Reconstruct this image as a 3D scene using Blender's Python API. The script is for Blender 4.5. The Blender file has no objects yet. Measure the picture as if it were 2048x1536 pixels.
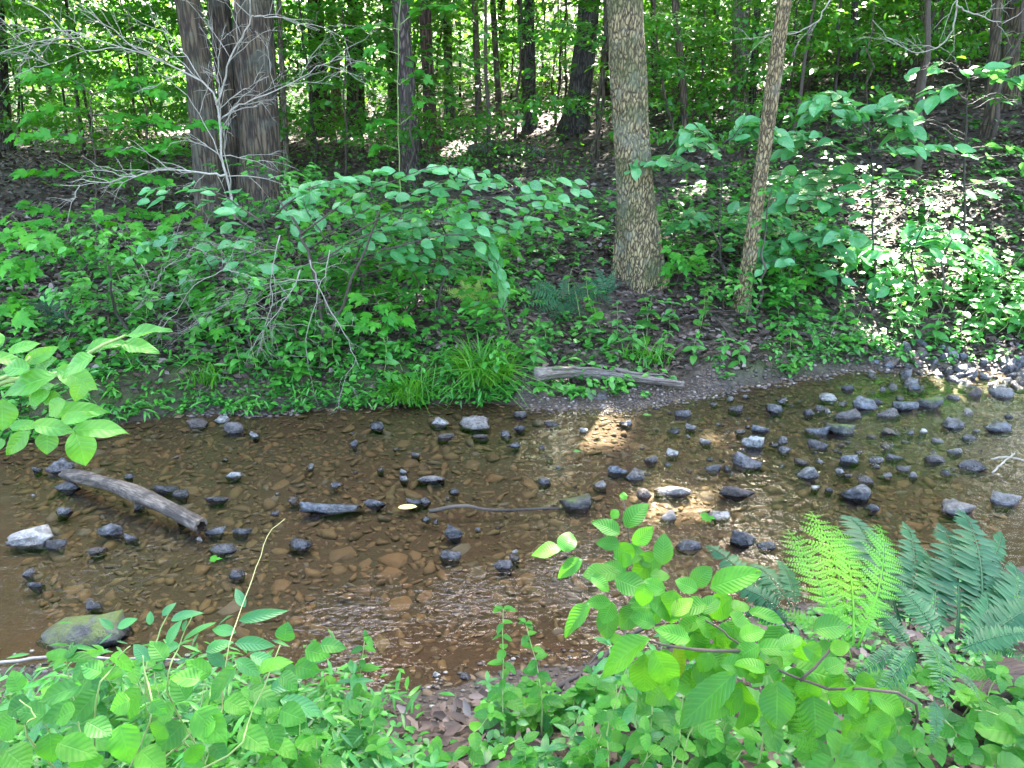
import bpy, bmesh, math, random
import numpy as np
from mathutils import Vector, Matrix

# ------------------------------------------------------------------ camera, sky, sun, exposure
SC = bpy.context.scene
COL = SC.collection
random.seed(7); RNG = np.random.default_rng(7)
CAM_H, PITCH, FPX = 2.1, math.radians(21.8), 1547.0        # focal length in pixels of a 2048 wide frame
cam_d = bpy.data.cameras.new('camera'); cam = bpy.data.objects.new('camera', cam_d); COL.objects.link(cam)
cam_d.sensor_width = 36.0; cam_d.lens = 36.0 * FPX / 2048.0
cam_d.clip_start = 0.05; cam_d.clip_end = 1500.0
cam.location = (0, 0, CAM_H); cam.rotation_euler = (math.pi / 2 - PITCH, 0, 0)
SC.camera = cam

SUN_EL, SUN_ROT = math.radians(47), math.radians(14)
SUN = np.array([math.sin(SUN_ROT) * math.cos(SUN_EL), math.cos(SUN_ROT) * math.cos(SUN_EL), math.sin(SUN_EL)])
world = bpy.data.worlds.new("World"); SC.world = world; world.use_nodes = True
wn = world.node_tree; bg = wn.nodes['Background']
sky = wn.nodes.new('ShaderNodeTexSky'); sky.sky_type = 'NISHITA'; sky.sun_disc = False
sky.sun_elevation = SUN_EL; sky.sun_rotation = SUN_ROT; sky.dust_density = 4.0; sky.ozone_density = 0.3
wn.links.new(sky.outputs[0], bg.inputs[0]); bg.inputs[1].default_value = 0.15
sun_d = bpy.data.lights.new('sun', 'SUN'); sun_d.energy = 5.0; sun_d.angle = math.radians(0.55); sun_d.color = (1.0, 0.95, 0.86)
sun = bpy.data.objects.new('sun', sun_d); COL.objects.link(sun)
sun.rotation_euler = Vector(SUN).to_track_quat('Z', 'Y').to_euler(); sun.location = Vector(SUN) * 60

vs = SC.view_settings
vs.view_transform = 'Standard'; vs.look = 'None'; vs.gamma = 1.0; vs.use_curve_mapping = False
vs.exposure = 3.95
cy = SC.cycles
cy.use_denoising = True
cy.max_bounces = 7; cy.diffuse_bounces = 4; cy.glossy_bounces = 3; cy.transmission_bounces = 4; cy.transparent_max_bounces = 12
cy.sample_clamp_indirect = 6.0; cy.caustics_reflective = False; cy.caustics_refractive = False
cy.use_light_tree = False

# ------------------------------------------------------------------ small maths
def ray(px, py):
    dx = (px - 1024) / FPX; dy = (768 - py) / FPX
    c, s = math.cos(PITCH), math.sin(PITCH)
    return np.array([dx, c + dy * s, -s + dy * c])
def at_z(px, py, z=0.0):
    r = ray(px, py); t = (z - CAM_H) / r[2]
    return np.array([0, 0, CAM_H]) + r * t
def at_y(px, py, y):
    r = ray(px, py)
    return np.array([0, 0, CAM_H]) + r * (y / r[1])
def at_t(px, py, t):
    return np.array([0, 0, CAM_H]) + ray(px, py) * t
def sstep(a, b, x):
    t = np.clip((np.asarray(x, float) - a) / (b - a), 0, 1)
    return t * t * (3 - 2 * t)
def hash2(i, j, s):
    h = (i * 374761393 + j * 668265263 + s * 974634777) & 0x7fffffff
    h = ((h ^ (h >> 13)) * 1274126177) & 0x7fffffff
    return ((h ^ (h >> 16)) & 0xffff) / 65535.0
def vnoise(x, y, s=0):
    x = np.asarray(x, float); y = np.asarray(y, float)
    i = np.floor(x).astype(np.int64); j = np.floor(y).astype(np.int64)
    u = x - i; v = y - j; u = u * u * (3 - 2 * u); v = v * v * (3 - 2 * v)
    a = hash2(i, j, s); b = hash2(i + 1, j, s); c = hash2(i, j + 1, s); d = hash2(i + 1, j + 1, s)
    return (a * (1 - u) + b * u) * (1 - v) + (c * (1 - u) + d * u) * v
def fbm(x, y, s=0, o=4):
    r = 0; a = 0.5
    for k in range(o):
        r = r + a * vnoise(x * 2 ** k, y * 2 ** k, s + k); a *= 0.5
    return r
def nrm(v):
    v = np.asarray(v, float); return v / (np.linalg.norm(v, axis=-1, keepdims=True) + 1e-9)

# ------------------------------------------------------------------ mesh helpers
def mk(name, V, F, mat, smooth=True, uv=None, attrs=None):
    """one mesh; F is a list of (m,k) index arrays"""
    V = np.asarray(V, np.float32)
    if not isinstance(F, list): F = [F]
    F = [np.asarray(f, np.int32) for f in F if len(f)]
    me = bpy.data.meshes.new(name)
    me.vertices.add(len(V)); me.vertices.foreach_set('co', V.ravel())
    li = np.concatenate([f.ravel() for f in F]); me.loops.add(len(li)); me.loops.foreach_set('vertex_index', li)
    cnt = np.concatenate([np.full(len(f), f.shape[1], np.int32) for f in F])
    st = np.concatenate([[0], np.cumsum(cnt)[:-1]]).astype(np.int32)
    me.polygons.add(len(cnt)); me.polygons.foreach_set('loop_start', st)
    if smooth: me.polygons.foreach_set('use_smooth', np.ones(len(cnt), bool))
    if uv is not None:
        l = me.uv_layers.new(name='UVMap'); l.data.foreach_set('uv', np.asarray(uv, np.float32)[li].ravel())
    for k, a in (attrs or {}).items():
        at = me.attributes.new(k, 'FLOAT', 'POINT'); at.data.foreach_set('value', np.asarray(a, np.float32))
    me.update(calc_edges=True)
    if mat is not None: me.materials.append(mat)
    return me
def obj(name, me, parent=None, M=None):
    o = bpy.data.objects.new(name, me); COL.objects.link(o)
    if parent is not None: o.parent = parent
    if M is not None: o.matrix_basis = M
    return o
def tag(o, label=None, cat=None, group=None, kind=None):
    if label: o['label'] = label
    if cat: o['category'] = cat
    if group: o['group'] = group
    if kind: o['kind'] = kind
    return o
def thing(name, label, cat, loc, group=None):
    o = bpy.data.objects.new(name, None); COL.objects.link(o); o.location = Vector([float(v) for v in loc]); o.empty_display_size = 0.1
    return tag(o, label, cat, group)
def org(o):
    return np.array(o.location) if o.parent is None else org(o.parent)
def join(parts):
    """parts: list of (V, [F...], uv or None) -> V, F, uv"""
    Vs, Fs, Us, n = [], {}, [], 0
    for V, F, U in parts:
        for f in (F if isinstance(F, list) else [F]):
            f = np.asarray(f)
            if len(f): Fs.setdefault(f.shape[1], []).append(f + n)
        Vs.append(V); Us.append(U if U is not None else np.zeros((len(V), 2))); n += len(V)
    return np.concatenate(Vs), [np.concatenate(f) for f in Fs.values()], np.concatenate(Us)
def catmull(pts, n):
    P = np.asarray(pts, float)
    if len(P) < 3:
        t = np.linspace(0, 1, n)[:, None]; return P[0] * (1 - t) + P[-1] * t
    Q = np.vstack([2 * P[0] - P[1], P, 2 * P[-1] - P[-2]])
    out = []
    for t in np.linspace(0, len(P) - 1 - 1e-6, n):
        i = int(t); u = t - i; a, b, c, d = Q[i], Q[i + 1], Q[i + 2], Q[i + 3]
        out.append(0.5 * (2 * b + (c - a) * u + (2 * a - 5 * b + 4 * c - d) * u * u + (3 * b - a - 3 * c + d) * u ** 3))
    return np.array(out)
def tube(pts, rad, sides=6, lump=0.0, seed=0, cap=True, ridges=0.0, nr=7):
    P = np.asarray(pts, float); n = len(P); rad = np.broadcast_to(np.asarray(rad, float), (n,))
    T = nrm(np.gradient(P, axis=0)); ref = np.array([1., 0, 0]) if abs(T[0][0]) < 0.8 else np.array([0, 1., 0])
    V = np.zeros((n, sides, 3)); th = np.linspace(0, 2 * math.pi, sides, endpoint=False)
    L = np.concatenate([[0], np.cumsum(np.linalg.norm(np.diff(P, axis=0), axis=1))])
    a = nrm(np.cross(T[0], ref))
    for i in range(n):
        a = nrm(a - T[i] * (a @ T[i])); b = np.cross(T[i], a)
        r = np.full(sides, rad[i])
        if lump:
            r = r * (1 + lump * (vnoise(np.cos(th) * 2 + 9, L[i] * 2.2 / max(rad.mean(), 0.05) * 0.12 + np.sin(th) * 2, seed) - 0.5) * 2)
        if ridges:
            r = r * (1 + ridges * (vnoise(th * nr / 2, np.full(sides, L[i] * 3.0), seed + 5) - 0.5) * 2)
        V[i] = P[i] + np.outer(np.cos(th) * r, a) + np.outer(np.sin(th) * r, b)
    idx = np.arange(n * sides).reshape(n, sides); nx = np.roll(idx, -1, axis=1)
    F = [np.stack([idx[:-1], nx[:-1], nx[1:], idx[1:]], -1).reshape(-1, 4)]
    if cap: F += [idx[-1][None, :], idx[0][::-1][None, :]]
    uv = np.stack(np.broadcast_arrays(th[None] / (2 * math.pi), L[:, None]), -1).reshape(-1, 2)
    return V.reshape(-1, 3), F, uv
def wig(pts, n, amp, seed=0):
    P = catmull(pts, n); r = np.random.default_rng(seed + 11)
    w = r.normal(0, amp, P.shape); w[0] = 0
    k = np.cumsum(w, 0) * 0.35; k -= np.linspace(0, 1, n)[:, None] * k[-1]
    return P + k + w * 0.3
class Tmpl:
    def __init__(s, V, F, UV): s.V, s.F, s.UV = np.asarray(V, float), F, np.asarray(UV, float)
def frames(Y, Z):
    Y = nrm(Y); X = nrm(np.cross(Y, Z)); return X, Y, np.cross(X, Y)
def scatter(T, B, Y, Z, L, W=None):
    """many copies of a template as one mesh"""
    n = len(B); X, Y, Z = frames(Y, Z); L = np.broadcast_to(L, (n,)); W = L if W is None else np.broadcast_to(W, (n,)) * L
    v = T.V
    V = B[:, None] + (v[None, :, 0:1] * W[:, None, None]) * X[:, None] + (v[None, :, 1:2] * L[:, None, None]) * Y[:, None] + (v[None, :, 2:3] * L[:, None, None]) * Z[:, None]
    m = len(v); off = (np.arange(n) * m)[:, None, None]
    F = [(np.asarray(f)[None] + off).reshape(-1, np.asarray(f).shape[1]) for f in T.F]
    return V.reshape(-1, 3), F, np.tile(T.UV, (n, 1))
def rnd_attr(n, m): return np.repeat(RNG.random(n), m)

# ------------------------------------------------------------------ leaf shapes (x across, y along 0..1, z up)
def leaf(W, a, b, ns=8, k=2, fold=0.25, droop=0.15, serr=0.0, wave=0.0, seed=0, pet=0.0, pleat=0.0):
    r = np.random.default_rng(seed); V, U = [], []
    s0 = a / (a + b); mx = s0 ** a * (1 - s0) ** b
    for i in range(ns + 1):
        s = i / ns; h = W * 0.5 * (s ** a * (1 - s) ** b) / mx
        if i == ns: h = 0.004
        if i == 0: h = 0.008
        for j in range(-k, k + 1):
            q = j / k; x = h * q; y = s
            if serr and abs(j) == k and 0 < i < ns:
                x *= 1 + serr * (0.5 if i % 2 else -0.5); y += serr * 0.05
            z = fold * abs(x) - droop * s * s + wave * math.sin(s * 9 + seed + q * 2) * abs(q)
            if pleat: z += pleat * math.cos((s - abs(q) * 0.18) * math.pi * 2 * 9) * abs(q) * (1 - s)
            V.append((x, y * (1 - pet) + pet, z)); U.append((0.5 + q * 0.5, s))
    c = 2 * k + 1; F = []
    for i in range(ns):
        for j in range(2 * k):
            p = i * c + j; F.append((p, p + 1, p + 1 + c, p + c))
    return Tmpl(V, [np.array(F)], U)
def maple(W=1.0, seed=0, droop=0.15):
    out = [(0, 0), (-.10, .02), (-.20, -.04), (-.30, .10), (-.42, .12), (-.36, .24), (-.48, .40), (-.36, .42), (-.34, .52), (-.20, .46),
           (-.16, .62), (-.19, .74), (-.08, .76), (0, 1.0)]
    out = out + [(-x, y) for x, y in out[-2:0:-1]]
    P = [(x * W, y) for x, y in out]; c = (0, .34)
    V = [(c[0], c[1], 0)] + [(x, y, -droop * y * y + .15 * abs(x) * (1 if i % 2 else -.3)) for i, (x, y) in enumerate(P)]
    n = len(P); F = [(0, 1 + i, 1 + (i + 1) % n) for i in range(n)]
    return Tmpl(V, [np.array(F)], [(0.5 + v[0] / W, v[1]) for v in V])
def frond(n=26, W=0.30, seed=0, arch=0.22, bip=False):
    """a fern frond of unit length: rachis and pinnae"""
    r = np.random.default_rng(seed); parts = []
    def spine(s): return np.array([0.02 * math.sin(s * 3 + seed), s, arch * s * (1 - s) * 1.6 - arch * 0.5 * s ** 3])
    sp = np.array([spine(s) for s in np.linspace(0, 1, 14)])
    parts.append(tube(sp, np.linspace(0.009, 0.002, 14), 4))
    if bip: lo, hi = 0.14, 0.99
    else: lo, hi = 0.13, 0.99
    for i in range(n):
        s = lo + (hi - lo) * (i / (n - 1)) ** (0.92)
        u = (s - lo) / (1 - lo)
        if bip: pl = W * (0.55 + 1.1 * u) * (1 - u) ** 0.75 * 1.15 + 0.008
        else: pl = W * (0.75 + 0.6 * min(1, u * 4)) * (1 - u ** 1.6) ** 0.8 * 0.75 + 0.01
        for sd in (-1, 1):
            b = spine(s); ang = math.radians(r.uniform(58, 86)) if not bip else math.radians(r.uniform(60, 72))
            d = np.array([sd * math.sin(ang), math.cos(ang), r.uniform(-.14, .04)])
            L = pl * r.uniform(.78, 1.08)
            if not bip:
                T = leaf(0.30 if pl > .06 else .38, .25, .7, ns=4, k=1, fold=.3, droop=.12 + r.uniform(0, .1), seed=i)
                parts.append(scatter(T, b[None], d[None], np.array([[sd * .15, r.uniform(-.25, .1), 1]]), np.array([L])))
            else:
                m = max(5, int(13 * pl / W)); ss = np.linspace(0.06, 0.97, m)
                B = b + d * L * ss[:, None]; B[:, 2] -= .10 * L * ss ** 2
                ll = L * (0.23 * (1 - ss) ** .7 + .02)
                T = leaf(0.5, .5, .7, ns=2, k=1, fold=.1, droop=.1)
                for q in (-1, 1):
                    side = np.cross([0, 0, 1.], d); dd = side * q * .9 + d * .55
                    parts.append(scatter(T, B, np.tile(dd, (m, 1)), np.tile([0, 0, 1.], (m, 1)), ll))
                tp = np.vstack([b, b + d * L * .5, b + d * L * .98]); tp[:, 2] -= .10 * L * np.array([0, .25, 1])
                parts.append(tube(tp, [.003, .002, .001], 3, cap=False))
    return join(parts)

# ------------------------------------------------------------------ materials
class NB:
    def __init__(s, name):
        s.m = bpy.data.materials.new(name); s.m.use_nodes = True; s.t = s.m.node_tree; s.t.nodes.clear()
        s.out = s.t.nodes.new('ShaderNodeOutputMaterial')
    def n(s, ty, ins=None, **kw):
        nd = s.t.nodes.new(ty)
        for k, v in kw.items(): setattr(nd, k, v)
        for k, v in (ins or {}).items(): s.set(nd.inputs[k], v)
        return nd
    def set(s, sock, v):
        if isinstance(v, bpy.types.NodeSocket): s.t.links.new(v, sock)
        elif isinstance(v, bpy.types.Node): s.t.links.new(v.outputs[0], sock)
        else:
            if isinstance(v, tuple) and len(v) == 3 and sock.type == 'RGBA': v = v + (1.0,)
            sock.default_value = v
    def mix(s, f, a, b, mode='MIX'):
        nd = s.t.nodes.new('ShaderNodeMix'); nd.data_type = 'RGBA'; nd.blend_type = mode
        s.set(nd.inputs['Factor'], f); s.set(nd.inputs['A'], a); s.set(nd.inputs['B'], b)
        return nd.outputs['Result']
    def math(s, op, a, b=None, c=None, clamp=False):
        nd = s.t.nodes.new('ShaderNodeMath'); nd.operation = op; nd.use_clamp = clamp; s.set(nd.inputs[0], a)
        if b is not None: s.set(nd.inputs[1], b)
        if c is not None: s.set(nd.inputs[2], c)
        return nd.outputs[0]
    def ramp(s, f, *st):
        nd = s.t.nodes.new('ShaderNodeValToRGB'); s.set(nd.inputs[0], f); e = nd.color_ramp.elements
        while len(e) < len(st): e.new(0.5)
        for i, (p, c) in enumerate(st):
            e[i].position = p; e[i].color = (c, c, c, 1) if not isinstance(c, tuple) else c + (1.0,)
        return nd.outputs[0]
    def noise(s, vec, scale, detail=3, rough=0.55, dist=0.0):
        return s.n('ShaderNodeTexNoise', {'Vector': vec, 'Scale': scale, 'Detail': detail, 'Roughness': rough, 'Distortion': dist}).outputs[0]
    def voro(s, vec, scale, feature='F1', out=0, rnd=1.0):
        return s.n('ShaderNodeTexVoronoi', {'Vector': vec, 'Scale': scale, 'Randomness': rnd}, feature=feature).outputs[out]
    def scalev(s, vec, v):
        return s.n('ShaderNodeVectorMath', {0: vec, 1: v}, operation='MULTIPLY').outputs[0]
    def bump(s, h, strength, dist=0.02, normal=None):
        nd = s.n('ShaderNodeBump', {'Height': h, 'Strength': strength, 'Distance': dist})
        if normal is not None: s.set(nd.inputs['Normal'], normal)
        return nd.outputs[0]
    def done(s, shader): s.t.links.new(shader if isinstance(shader, bpy.types.NodeSocket) else shader.outputs[0], s.out.inputs[0]); return s.m

def leaf_mat(name, c1, c2, trans, rough=0.42, veins=0.0, stuff=False, nv=14.0, spots=0.0, tw=0.4, c3=None, spec=.5):
    b = NB(name)
    r = b.n('ShaderNodeAttribute', attribute_name='rnd').outputs['Fac'] if stuff else b.n('ShaderNodeObjectInfo').outputs['Random']
    col = b.ramp(r, (0.0, c1), (0.97, c2), (0.995, c3 or c2)) if c3 else b.mix(r, c1, c2)
    uv = b.n('ShaderNodeUVMap').outputs[0]
    h = None
    pos = b.n('ShaderNodeNewGeometry').outputs['Position']
    if veins:
        sx = b.n('ShaderNodeSeparateXYZ', {0: uv}); au = b.math('ABSOLUTE', b.math('SUBTRACT', sx.outputs[0], 0.5))
        mid = b.math('SUBTRACT', 1.0, b.math('MULTIPLY', au, 28.0), clamp=True)
        sv = b.math('SINE', b.math('MULTIPLY', b.math('SUBTRACT', sx.outputs[1], b.math('MULTIPLY', au, 0.42)), nv * 6.283))
        svl = b.ramp(sv, (0.75, 0.0), (1.0, 1.0))
        v = b.math('MAXIMUM', mid, b.math('MULTIPLY', svl, 0.55))
        col = b.mix(b.math('MULTIPLY', v, veins), col, tuple(min(1, x * 1.7 + 0.03) for x in c2))
        h = b.math('MULTIPLY', b.math('ADD', mid, b.math('MULTIPLY', sv, 0.35)), -1.0)
    nz = b.noise(pos, 26.0, 4, .65)
    col = b.mix(b.math('MULTIPLY', b.ramp(nz, (.3, 0.0), (.75, 1.0)), 0.6), col, tuple(x * 0.62 for x in c1))
    col = b.mix(b.ramp(b.noise(pos, 7.0, 2), (.52, 0.0), (.72, .5)), col, (c2[0] * 1.5, c2[1] * 1.02, c2[2] * .9))
    if spots:
        sp = b.noise(pos, 95.0, 2); sp = b.math('MULTIPLY', b.ramp(sp, (0.70, 0.0), (0.74, 1.0)), spots)
        col = b.mix(sp, col, (0.06, 0.035, 0.015))
    p = b.n('ShaderNodeBsdfPrincipled', {'Base Color': col, 'Roughness': rough, 'Specular IOR Level': spec})
    tcol = b.mix(0.75, col, trans)
    t = b.n('ShaderNodeBsdfTranslucent', {'Color': tcol})
    if h is not None:
        nrmn = b.bump(h, 0.28, 0.0035); b.set(p.inputs['Normal'], nrmn); b.set(t.inputs['Normal'], nrmn)
    return b.done(b.n('ShaderNodeMixShader', {0: tw, 1: p, 2: t}))

M = {}
# greens: (darker colour, lighter colour, transmitted colour)
M['dogwood'] = leaf_mat('dogwood_leaf', (.06, .24, .075), (.125, .40, .14), (.12, .46, .05), .28, .45, nv=6, spec=.65)
M['beech'] = leaf_mat('beech_leaf', (.024, .12, .015), (.085, .29, .018), (.19, .60, .02), .42, .3, nv=11, spots=.8, c3=(.42, .42, .04), spec=.25)
M['hydrangea'] = leaf_mat('hydrangea_leaf', (.020, .10, .022), (.080, .28, .022), (.11, .52, .02), .5, .3, nv=7, spots=.35, spec=.25)
M['bigleaf'] = leaf_mat('bigleaf_leaf', (.055, .20, .024), (.11, .33, .04), (.24, .62, .04), .38, .45, nv=7, spots=.25, spec=.4)
M['lance'] = leaf_mat('lance_leaf', (.028, .15, .045), (.06, .26, .05), (.11, .46, .04), .38, .4, nv=9)
M['maple'] = leaf_mat('maple_leaf', (.032, .20, .020), (.085, .37, .022), (.17, .58, .02), .45, 0, spec=.35)
M['herb'] = leaf_mat('herb_leaf', (.018, .10, .018), (.072, .27, .022), (.11, .52, .02), .5, .25, nv=6, spec=.25)
M['seedling'] = leaf_mat('seedling_leaf', (.035, .18, .035), (.085, .32, .048), (.16, .52, .04), .4, .4, nv=7)
M['cfern'] = leaf_mat('evergreen_fern', (.012, .065, .026), (.034, .135, .046), (.05, .24, .04), .5, 0, tw=.25, spec=.28)
M['lfern'] = leaf_mat('lady_fern', (.07, .27, .018), (.13, .38, .025), (.22, .56, .02), .5, 0, tw=.45, spec=.3)
M['yfern'] = leaf_mat('pale_fern', (.24, .42, .05), (.36, .54, .09), (.4, .6, .08), .5, 0, tw=.45)
M['grass'] = leaf_mat('grass_blade', (.035, .18, .016), (.095, .32, .022), (.22, .6, .02), .4, 0, True)
M['cover'] = leaf_mat('ground_cover', (.018, .10, .018), (.08, .36, .034), (.10, .44, .03), .40, 0, True, tw=.3)
M['under'] = leaf_mat('understory', (.022, .12, .018), (.07, .28, .02), (.17, .5, .02), .42, 0, True, tw=.38)
M['far'] = leaf_mat('far_foliage', (.03, .13, .018), (.09, .28, .025), (.24, .55, .03), .5, 0, True, tw=.5)
M['canopy'] = leaf_mat('canopy', (.03, .11, .015), (.05, .17, .02), (.13, .36, .02), .45, 0, True, tw=.35)

def litter_mat():
    b = NB('dead_leaves'); r = b.n('ShaderNodeAttribute', attribute_name='rnd').outputs['Fac']
    c = b.ramp(r, (0, (.02, .012, .008)), (.35, (.048, .027, .017)), (.6, (.085, .052, .035)), (.85, (.13, .09, .068)), (1, (.26, .21, .18)))
    nz = b.noise(b.n('ShaderNodeNewGeometry').outputs['Position'], 60, 2)
    c = b.mix(b.math('MULTIPLY', nz, .4), c, (.03, .018, .012))
    return b.done(b.n('ShaderNodeBsdfPrincipled', {'Base Color': c, 'Roughness': .7}))
M['litter'] = litter_mat()

def bark_mat(name, dark, light, sx=26, sz=5, contrast=(.42, .6), moss=0.0, lichen=(.17, .19, .15), lich=0.25, bstr=1.0):
    b = NB(name); co = b.n('ShaderNodeTexCoord').outputs['Object']
    v = b.scalev(co, (1, 1, sz / sx)); w = b.noise(v, sx * .5, 3)
    vd = b.n('ShaderNodeVectorMath', {0: v, 1: b.n('ShaderNodeVectorMath', {0: b.n('ShaderNodeCombineXYZ', {0: w, 1: w, 2: w}).outputs[0], 1: (.05, .05, .05)}, operation='MULTIPLY').outputs[0]}, operation='ADD').outputs[0]
    vo = b.voro(vd, sx, 'DISTANCE_TO_EDGE'); n1 = b.noise(v, sx * 1.3, 5, .65)
    n3 = b.noise(v, sx * .55, 4, .7, 1.2)
    h = b.math('ADD', b.math('MULTIPLY', b.ramp(vo, (0, 0), (.25, 1)), .42), b.math('ADD', b.math('MULTIPLY', n1, .75), b.math('MULTIPLY', n3, .65)))
    c = b.mix(b.ramp(b.math('MULTIPLY', h, .55), (contrast[0] + .04, 0.0), (contrast[1] + .02, 1.0)), dark, light)
    pl = b.noise(co, 5.0, 4, .6); c = b.mix(b.math('MULTIPLY', b.ramp(pl, (.52, 0), (.62, 1)), lich), c, lichen)
    c = b.mix(b.math('MULTIPLY', b.noise(co, 2.2, 3), .35), c, tuple(x * .5 for x in dark))
    if moss:
        mz = b.noise(co, 3.5, 4, .65); c = b.mix(b.math('MULTIPLY', b.ramp(mz, (.48, 0), (.6, 1)), moss), c, (.055, .075, .015))
    p = b.n('ShaderNodeBsdfPrincipled', {'Base Color': c, 'Roughness': .85, 'Normal': b.bump(h, bstr, .03)})
    return b.done(p)
M['bark_oak'] = bark_mat('bark_pale_flaky', (0.0521, 0.0360, 0.0156), (0.4385, 0.3407, 0.1619), 42, 15, (.38, .62), moss=.5, lichen=(.24, .25, .18), lich=.5)
M['bark_grey'] = bark_mat('bark_grey_furrowed', (0.0240, 0.0150, 0.0083), (0.1500, 0.1050, 0.0600), 26, 3.2, (.36, .66), moss=.12)
M['bark_dark'] = bark_mat('bark_dark', (.018, .013, .010), (.105, .08, .064), 28, 5)
M['bark_red'] = bark_mat('bark_reddish', (0.0375, 0.0188, 0.0128), (0.1575, 0.0863, 0.0600), 26, 4, lich=.1)
M['bark_pine'] = bark_mat('bark_pinkish_grey', (0.0450, 0.0323, 0.0263), (0.1950, 0.1500, 0.1275), 24, 6, lich=.2)
M['bark_light'] = bark_mat('bark_light', (0.0750, 0.0558, 0.0347), (0.2728, 0.2232, 0.1438), 30, 6, lich=.4)
M['bark_mossy'] = bark_mat('bark_mossy', (0.0300, 0.0263, 0.0188), (0.1950, 0.1950, 0.1500), 30, 8, moss=.6, lichen=(.20, .25, .20), lich=.6)
M['bark_yel'] = bark_mat('bark_yellowish', (0.0698, 0.0477, 0.0198), (0.4185, 0.3171, 0.1488), 44, 16, (.38, .60), lichen=(.26, .26, .18), lich=.4)
def wood_mat(name, dark, light, patch, amt):
    b = NB(name); uv = b.n('ShaderNodeUVMap').outputs[0]; pos = b.n('ShaderNodeNewGeometry').outputs['Position']
    g = b.noise(b.scalev(uv, (26, 14, 1)), 1.0, 5, .65, .5); g2 = b.noise(b.scalev(uv, (70, 22, 1)), 1.0, 4, .6)
    big = b.noise(pos, 11, 4, .6)
    c = b.mix(b.ramp(g, (.36, 0), (.62, 1)), dark, light); c = b.mix(b.math('MULTIPLY', b.ramp(big, (.46, 0), (.56, 1)), amt), c, patch)
    c = b.mix(b.math('MULTIPLY', g2, .45), c, tuple(x * .6 for x in dark))
    z = b.n('ShaderNodeSeparateXYZ', {0: pos}).outputs[2]; wetf = b.ramp(b.math('ADD', b.math('MULTIPLY', z, 8.0), b.math('MULTIPLY', big, .3)), (.18, 1.0), (.5, 0.0))
    c = b.mix(b.math('MULTIPLY', wetf, .75), c, (.02, .015, .011))
    return b.done(b.n('ShaderNodeBsdfPrincipled', {'Base Color': c, 'Roughness': b.mix(wetf, (.75,) * 3, (.25,) * 3), 'Normal': b.bump(b.math('ADD', g, b.math('MULTIPLY', g2, .5)), .7, .012)}))
M['wood_grey'] = wood_mat('weathered_wood', (.045, .032, .022), (.22, .175, .13), (.03, .022, .016), .85)
M['wood_pale'] = wood_mat('bleached_wood', (.075, .055, .042), (.30, .25, .21), (.15, .10, .075), .35)
M['wood_brown'] = wood_mat('rotten_wood', (.02, .012, .008), (.095, .055, .036), (.04, .023, .016), .5)
def twig_mat(name, a, c):
    b = NB(name); co = b.n('ShaderNodeNewGeometry').outputs['Position']
    return b.done(b.n('ShaderNodeBsdfPrincipled', {'Base Color': b.mix(b.noise(co, 40, 3), a, c), 'Roughness': .8}))
M['twig_dead'] = twig_mat('dead_twig', (.13, .11, .08), (.40, .37, .30))
M['twig_brown'] = twig_mat('brown_twig', (.025, .018, .013), (.09, .065, .048))
M['twig_dark'] = twig_mat('dark_twig', (.015, .012, .01), (.06, .045, .035))
M['stem_green'] = twig_mat('green_stem', (.12, .20, .05), (.25, .32, .10))
M['stem_yel'] = twig_mat('straw_stem', (.30, .30, .10), (.5, .45, .2))

def rock_mat(name, dark, light, wet=.3, moss=0.0, white=0.0):
    b = NB(name); co = b.n('ShaderNodeTexCoord').outputs['Object']; ri = b.n('ShaderNodeObjectInfo').outputs['Random']
    pos = b.n('ShaderNodeNewGeometry').outputs['Position']
    n1 = b.noise(pos, 24, 6, .7); n2 = b.noise(pos, 70, 4, .6)
    c = b.mix(b.ramp(n1, (.40, 0), (.60, 1)), tuple(x * .7 for x in dark), tuple(x * 1.25 for x in light))
    c = b.mix(b.ramp(b.math('FRACT', b.math('MULTIPLY', ri, 7.3)), (.55, 0.0), (1.0, .55)), c, (light[0] * 1.1, light[0] * .82, light[0] * .6))
    c = b.mix(b.math('MULTIPLY', ri, .45), c, tuple(x * .5 for x in dark))
    c = b.mix(b.ramp(n2, (.60, 0.0), (.72, white)), c, (.34, .33, .30))
    if moss:
        nz = b.n('ShaderNodeSeparateXYZ', {0: b.n('ShaderNodeNewGeometry').outputs['Normal']}).outputs[2]
        mm = b.math('MULTIPLY', b.ramp(nz, (.35, 0), (.8, 1)), b.ramp(b.noise(pos, 11, 4), (.38, 0), (.55, moss)))
        c = b.mix(mm, c, (.085, .115, .012))
    z = b.n('ShaderNodeSeparateXYZ', {0: pos}).outputs[2]
    wetf = b.ramp(b.math('ADD', b.math('MULTIPLY', z, 9.0), b.math('MULTIPLY', n1, .5)), (.25, 1.0), (.75, 0.0))
    c = b.mix(b.math('MULTIPLY', wetf, .6), c, tuple(x * .28 for x in dark))
    uw = b.ramp(b.math('ADD', b.math('MULTIPLY', z, 20.0), b.math('ADD', .5, b.math('MULTIPLY', n1, .3))), (.45, 1.0), (.62, 0.0))
    c = b.mix(uw, c, b.mix(n1, (.035, .024, .013), (.11, .075, .04)))       # silt on the part under water
    rg = b.mix(wetf, (wet + .2,) * 3, (.14,) * 3)
    h = b.math('ADD', n1, b.math('MULTIPLY', n2, .35))
    return b.done(b.n('ShaderNodeBsdfPrincipled', {'Base Color': c, 'Roughness': b.math('ADD', rg, b.math('MULTIPLY', n2, .15)), 'Specular IOR Level': .6, 'Normal': b.bump(h, 1.0, .03)}))
M['rock_d'] = rock_mat('rock_dark_wet', (.014, .014, .016), (.105, .103, .112), .14, white=.45)
M['rock_s'] = rock_mat('rock_blue_slate', (.045, .050, .058), (.165, .178, .20), .12, white=.2)
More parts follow.
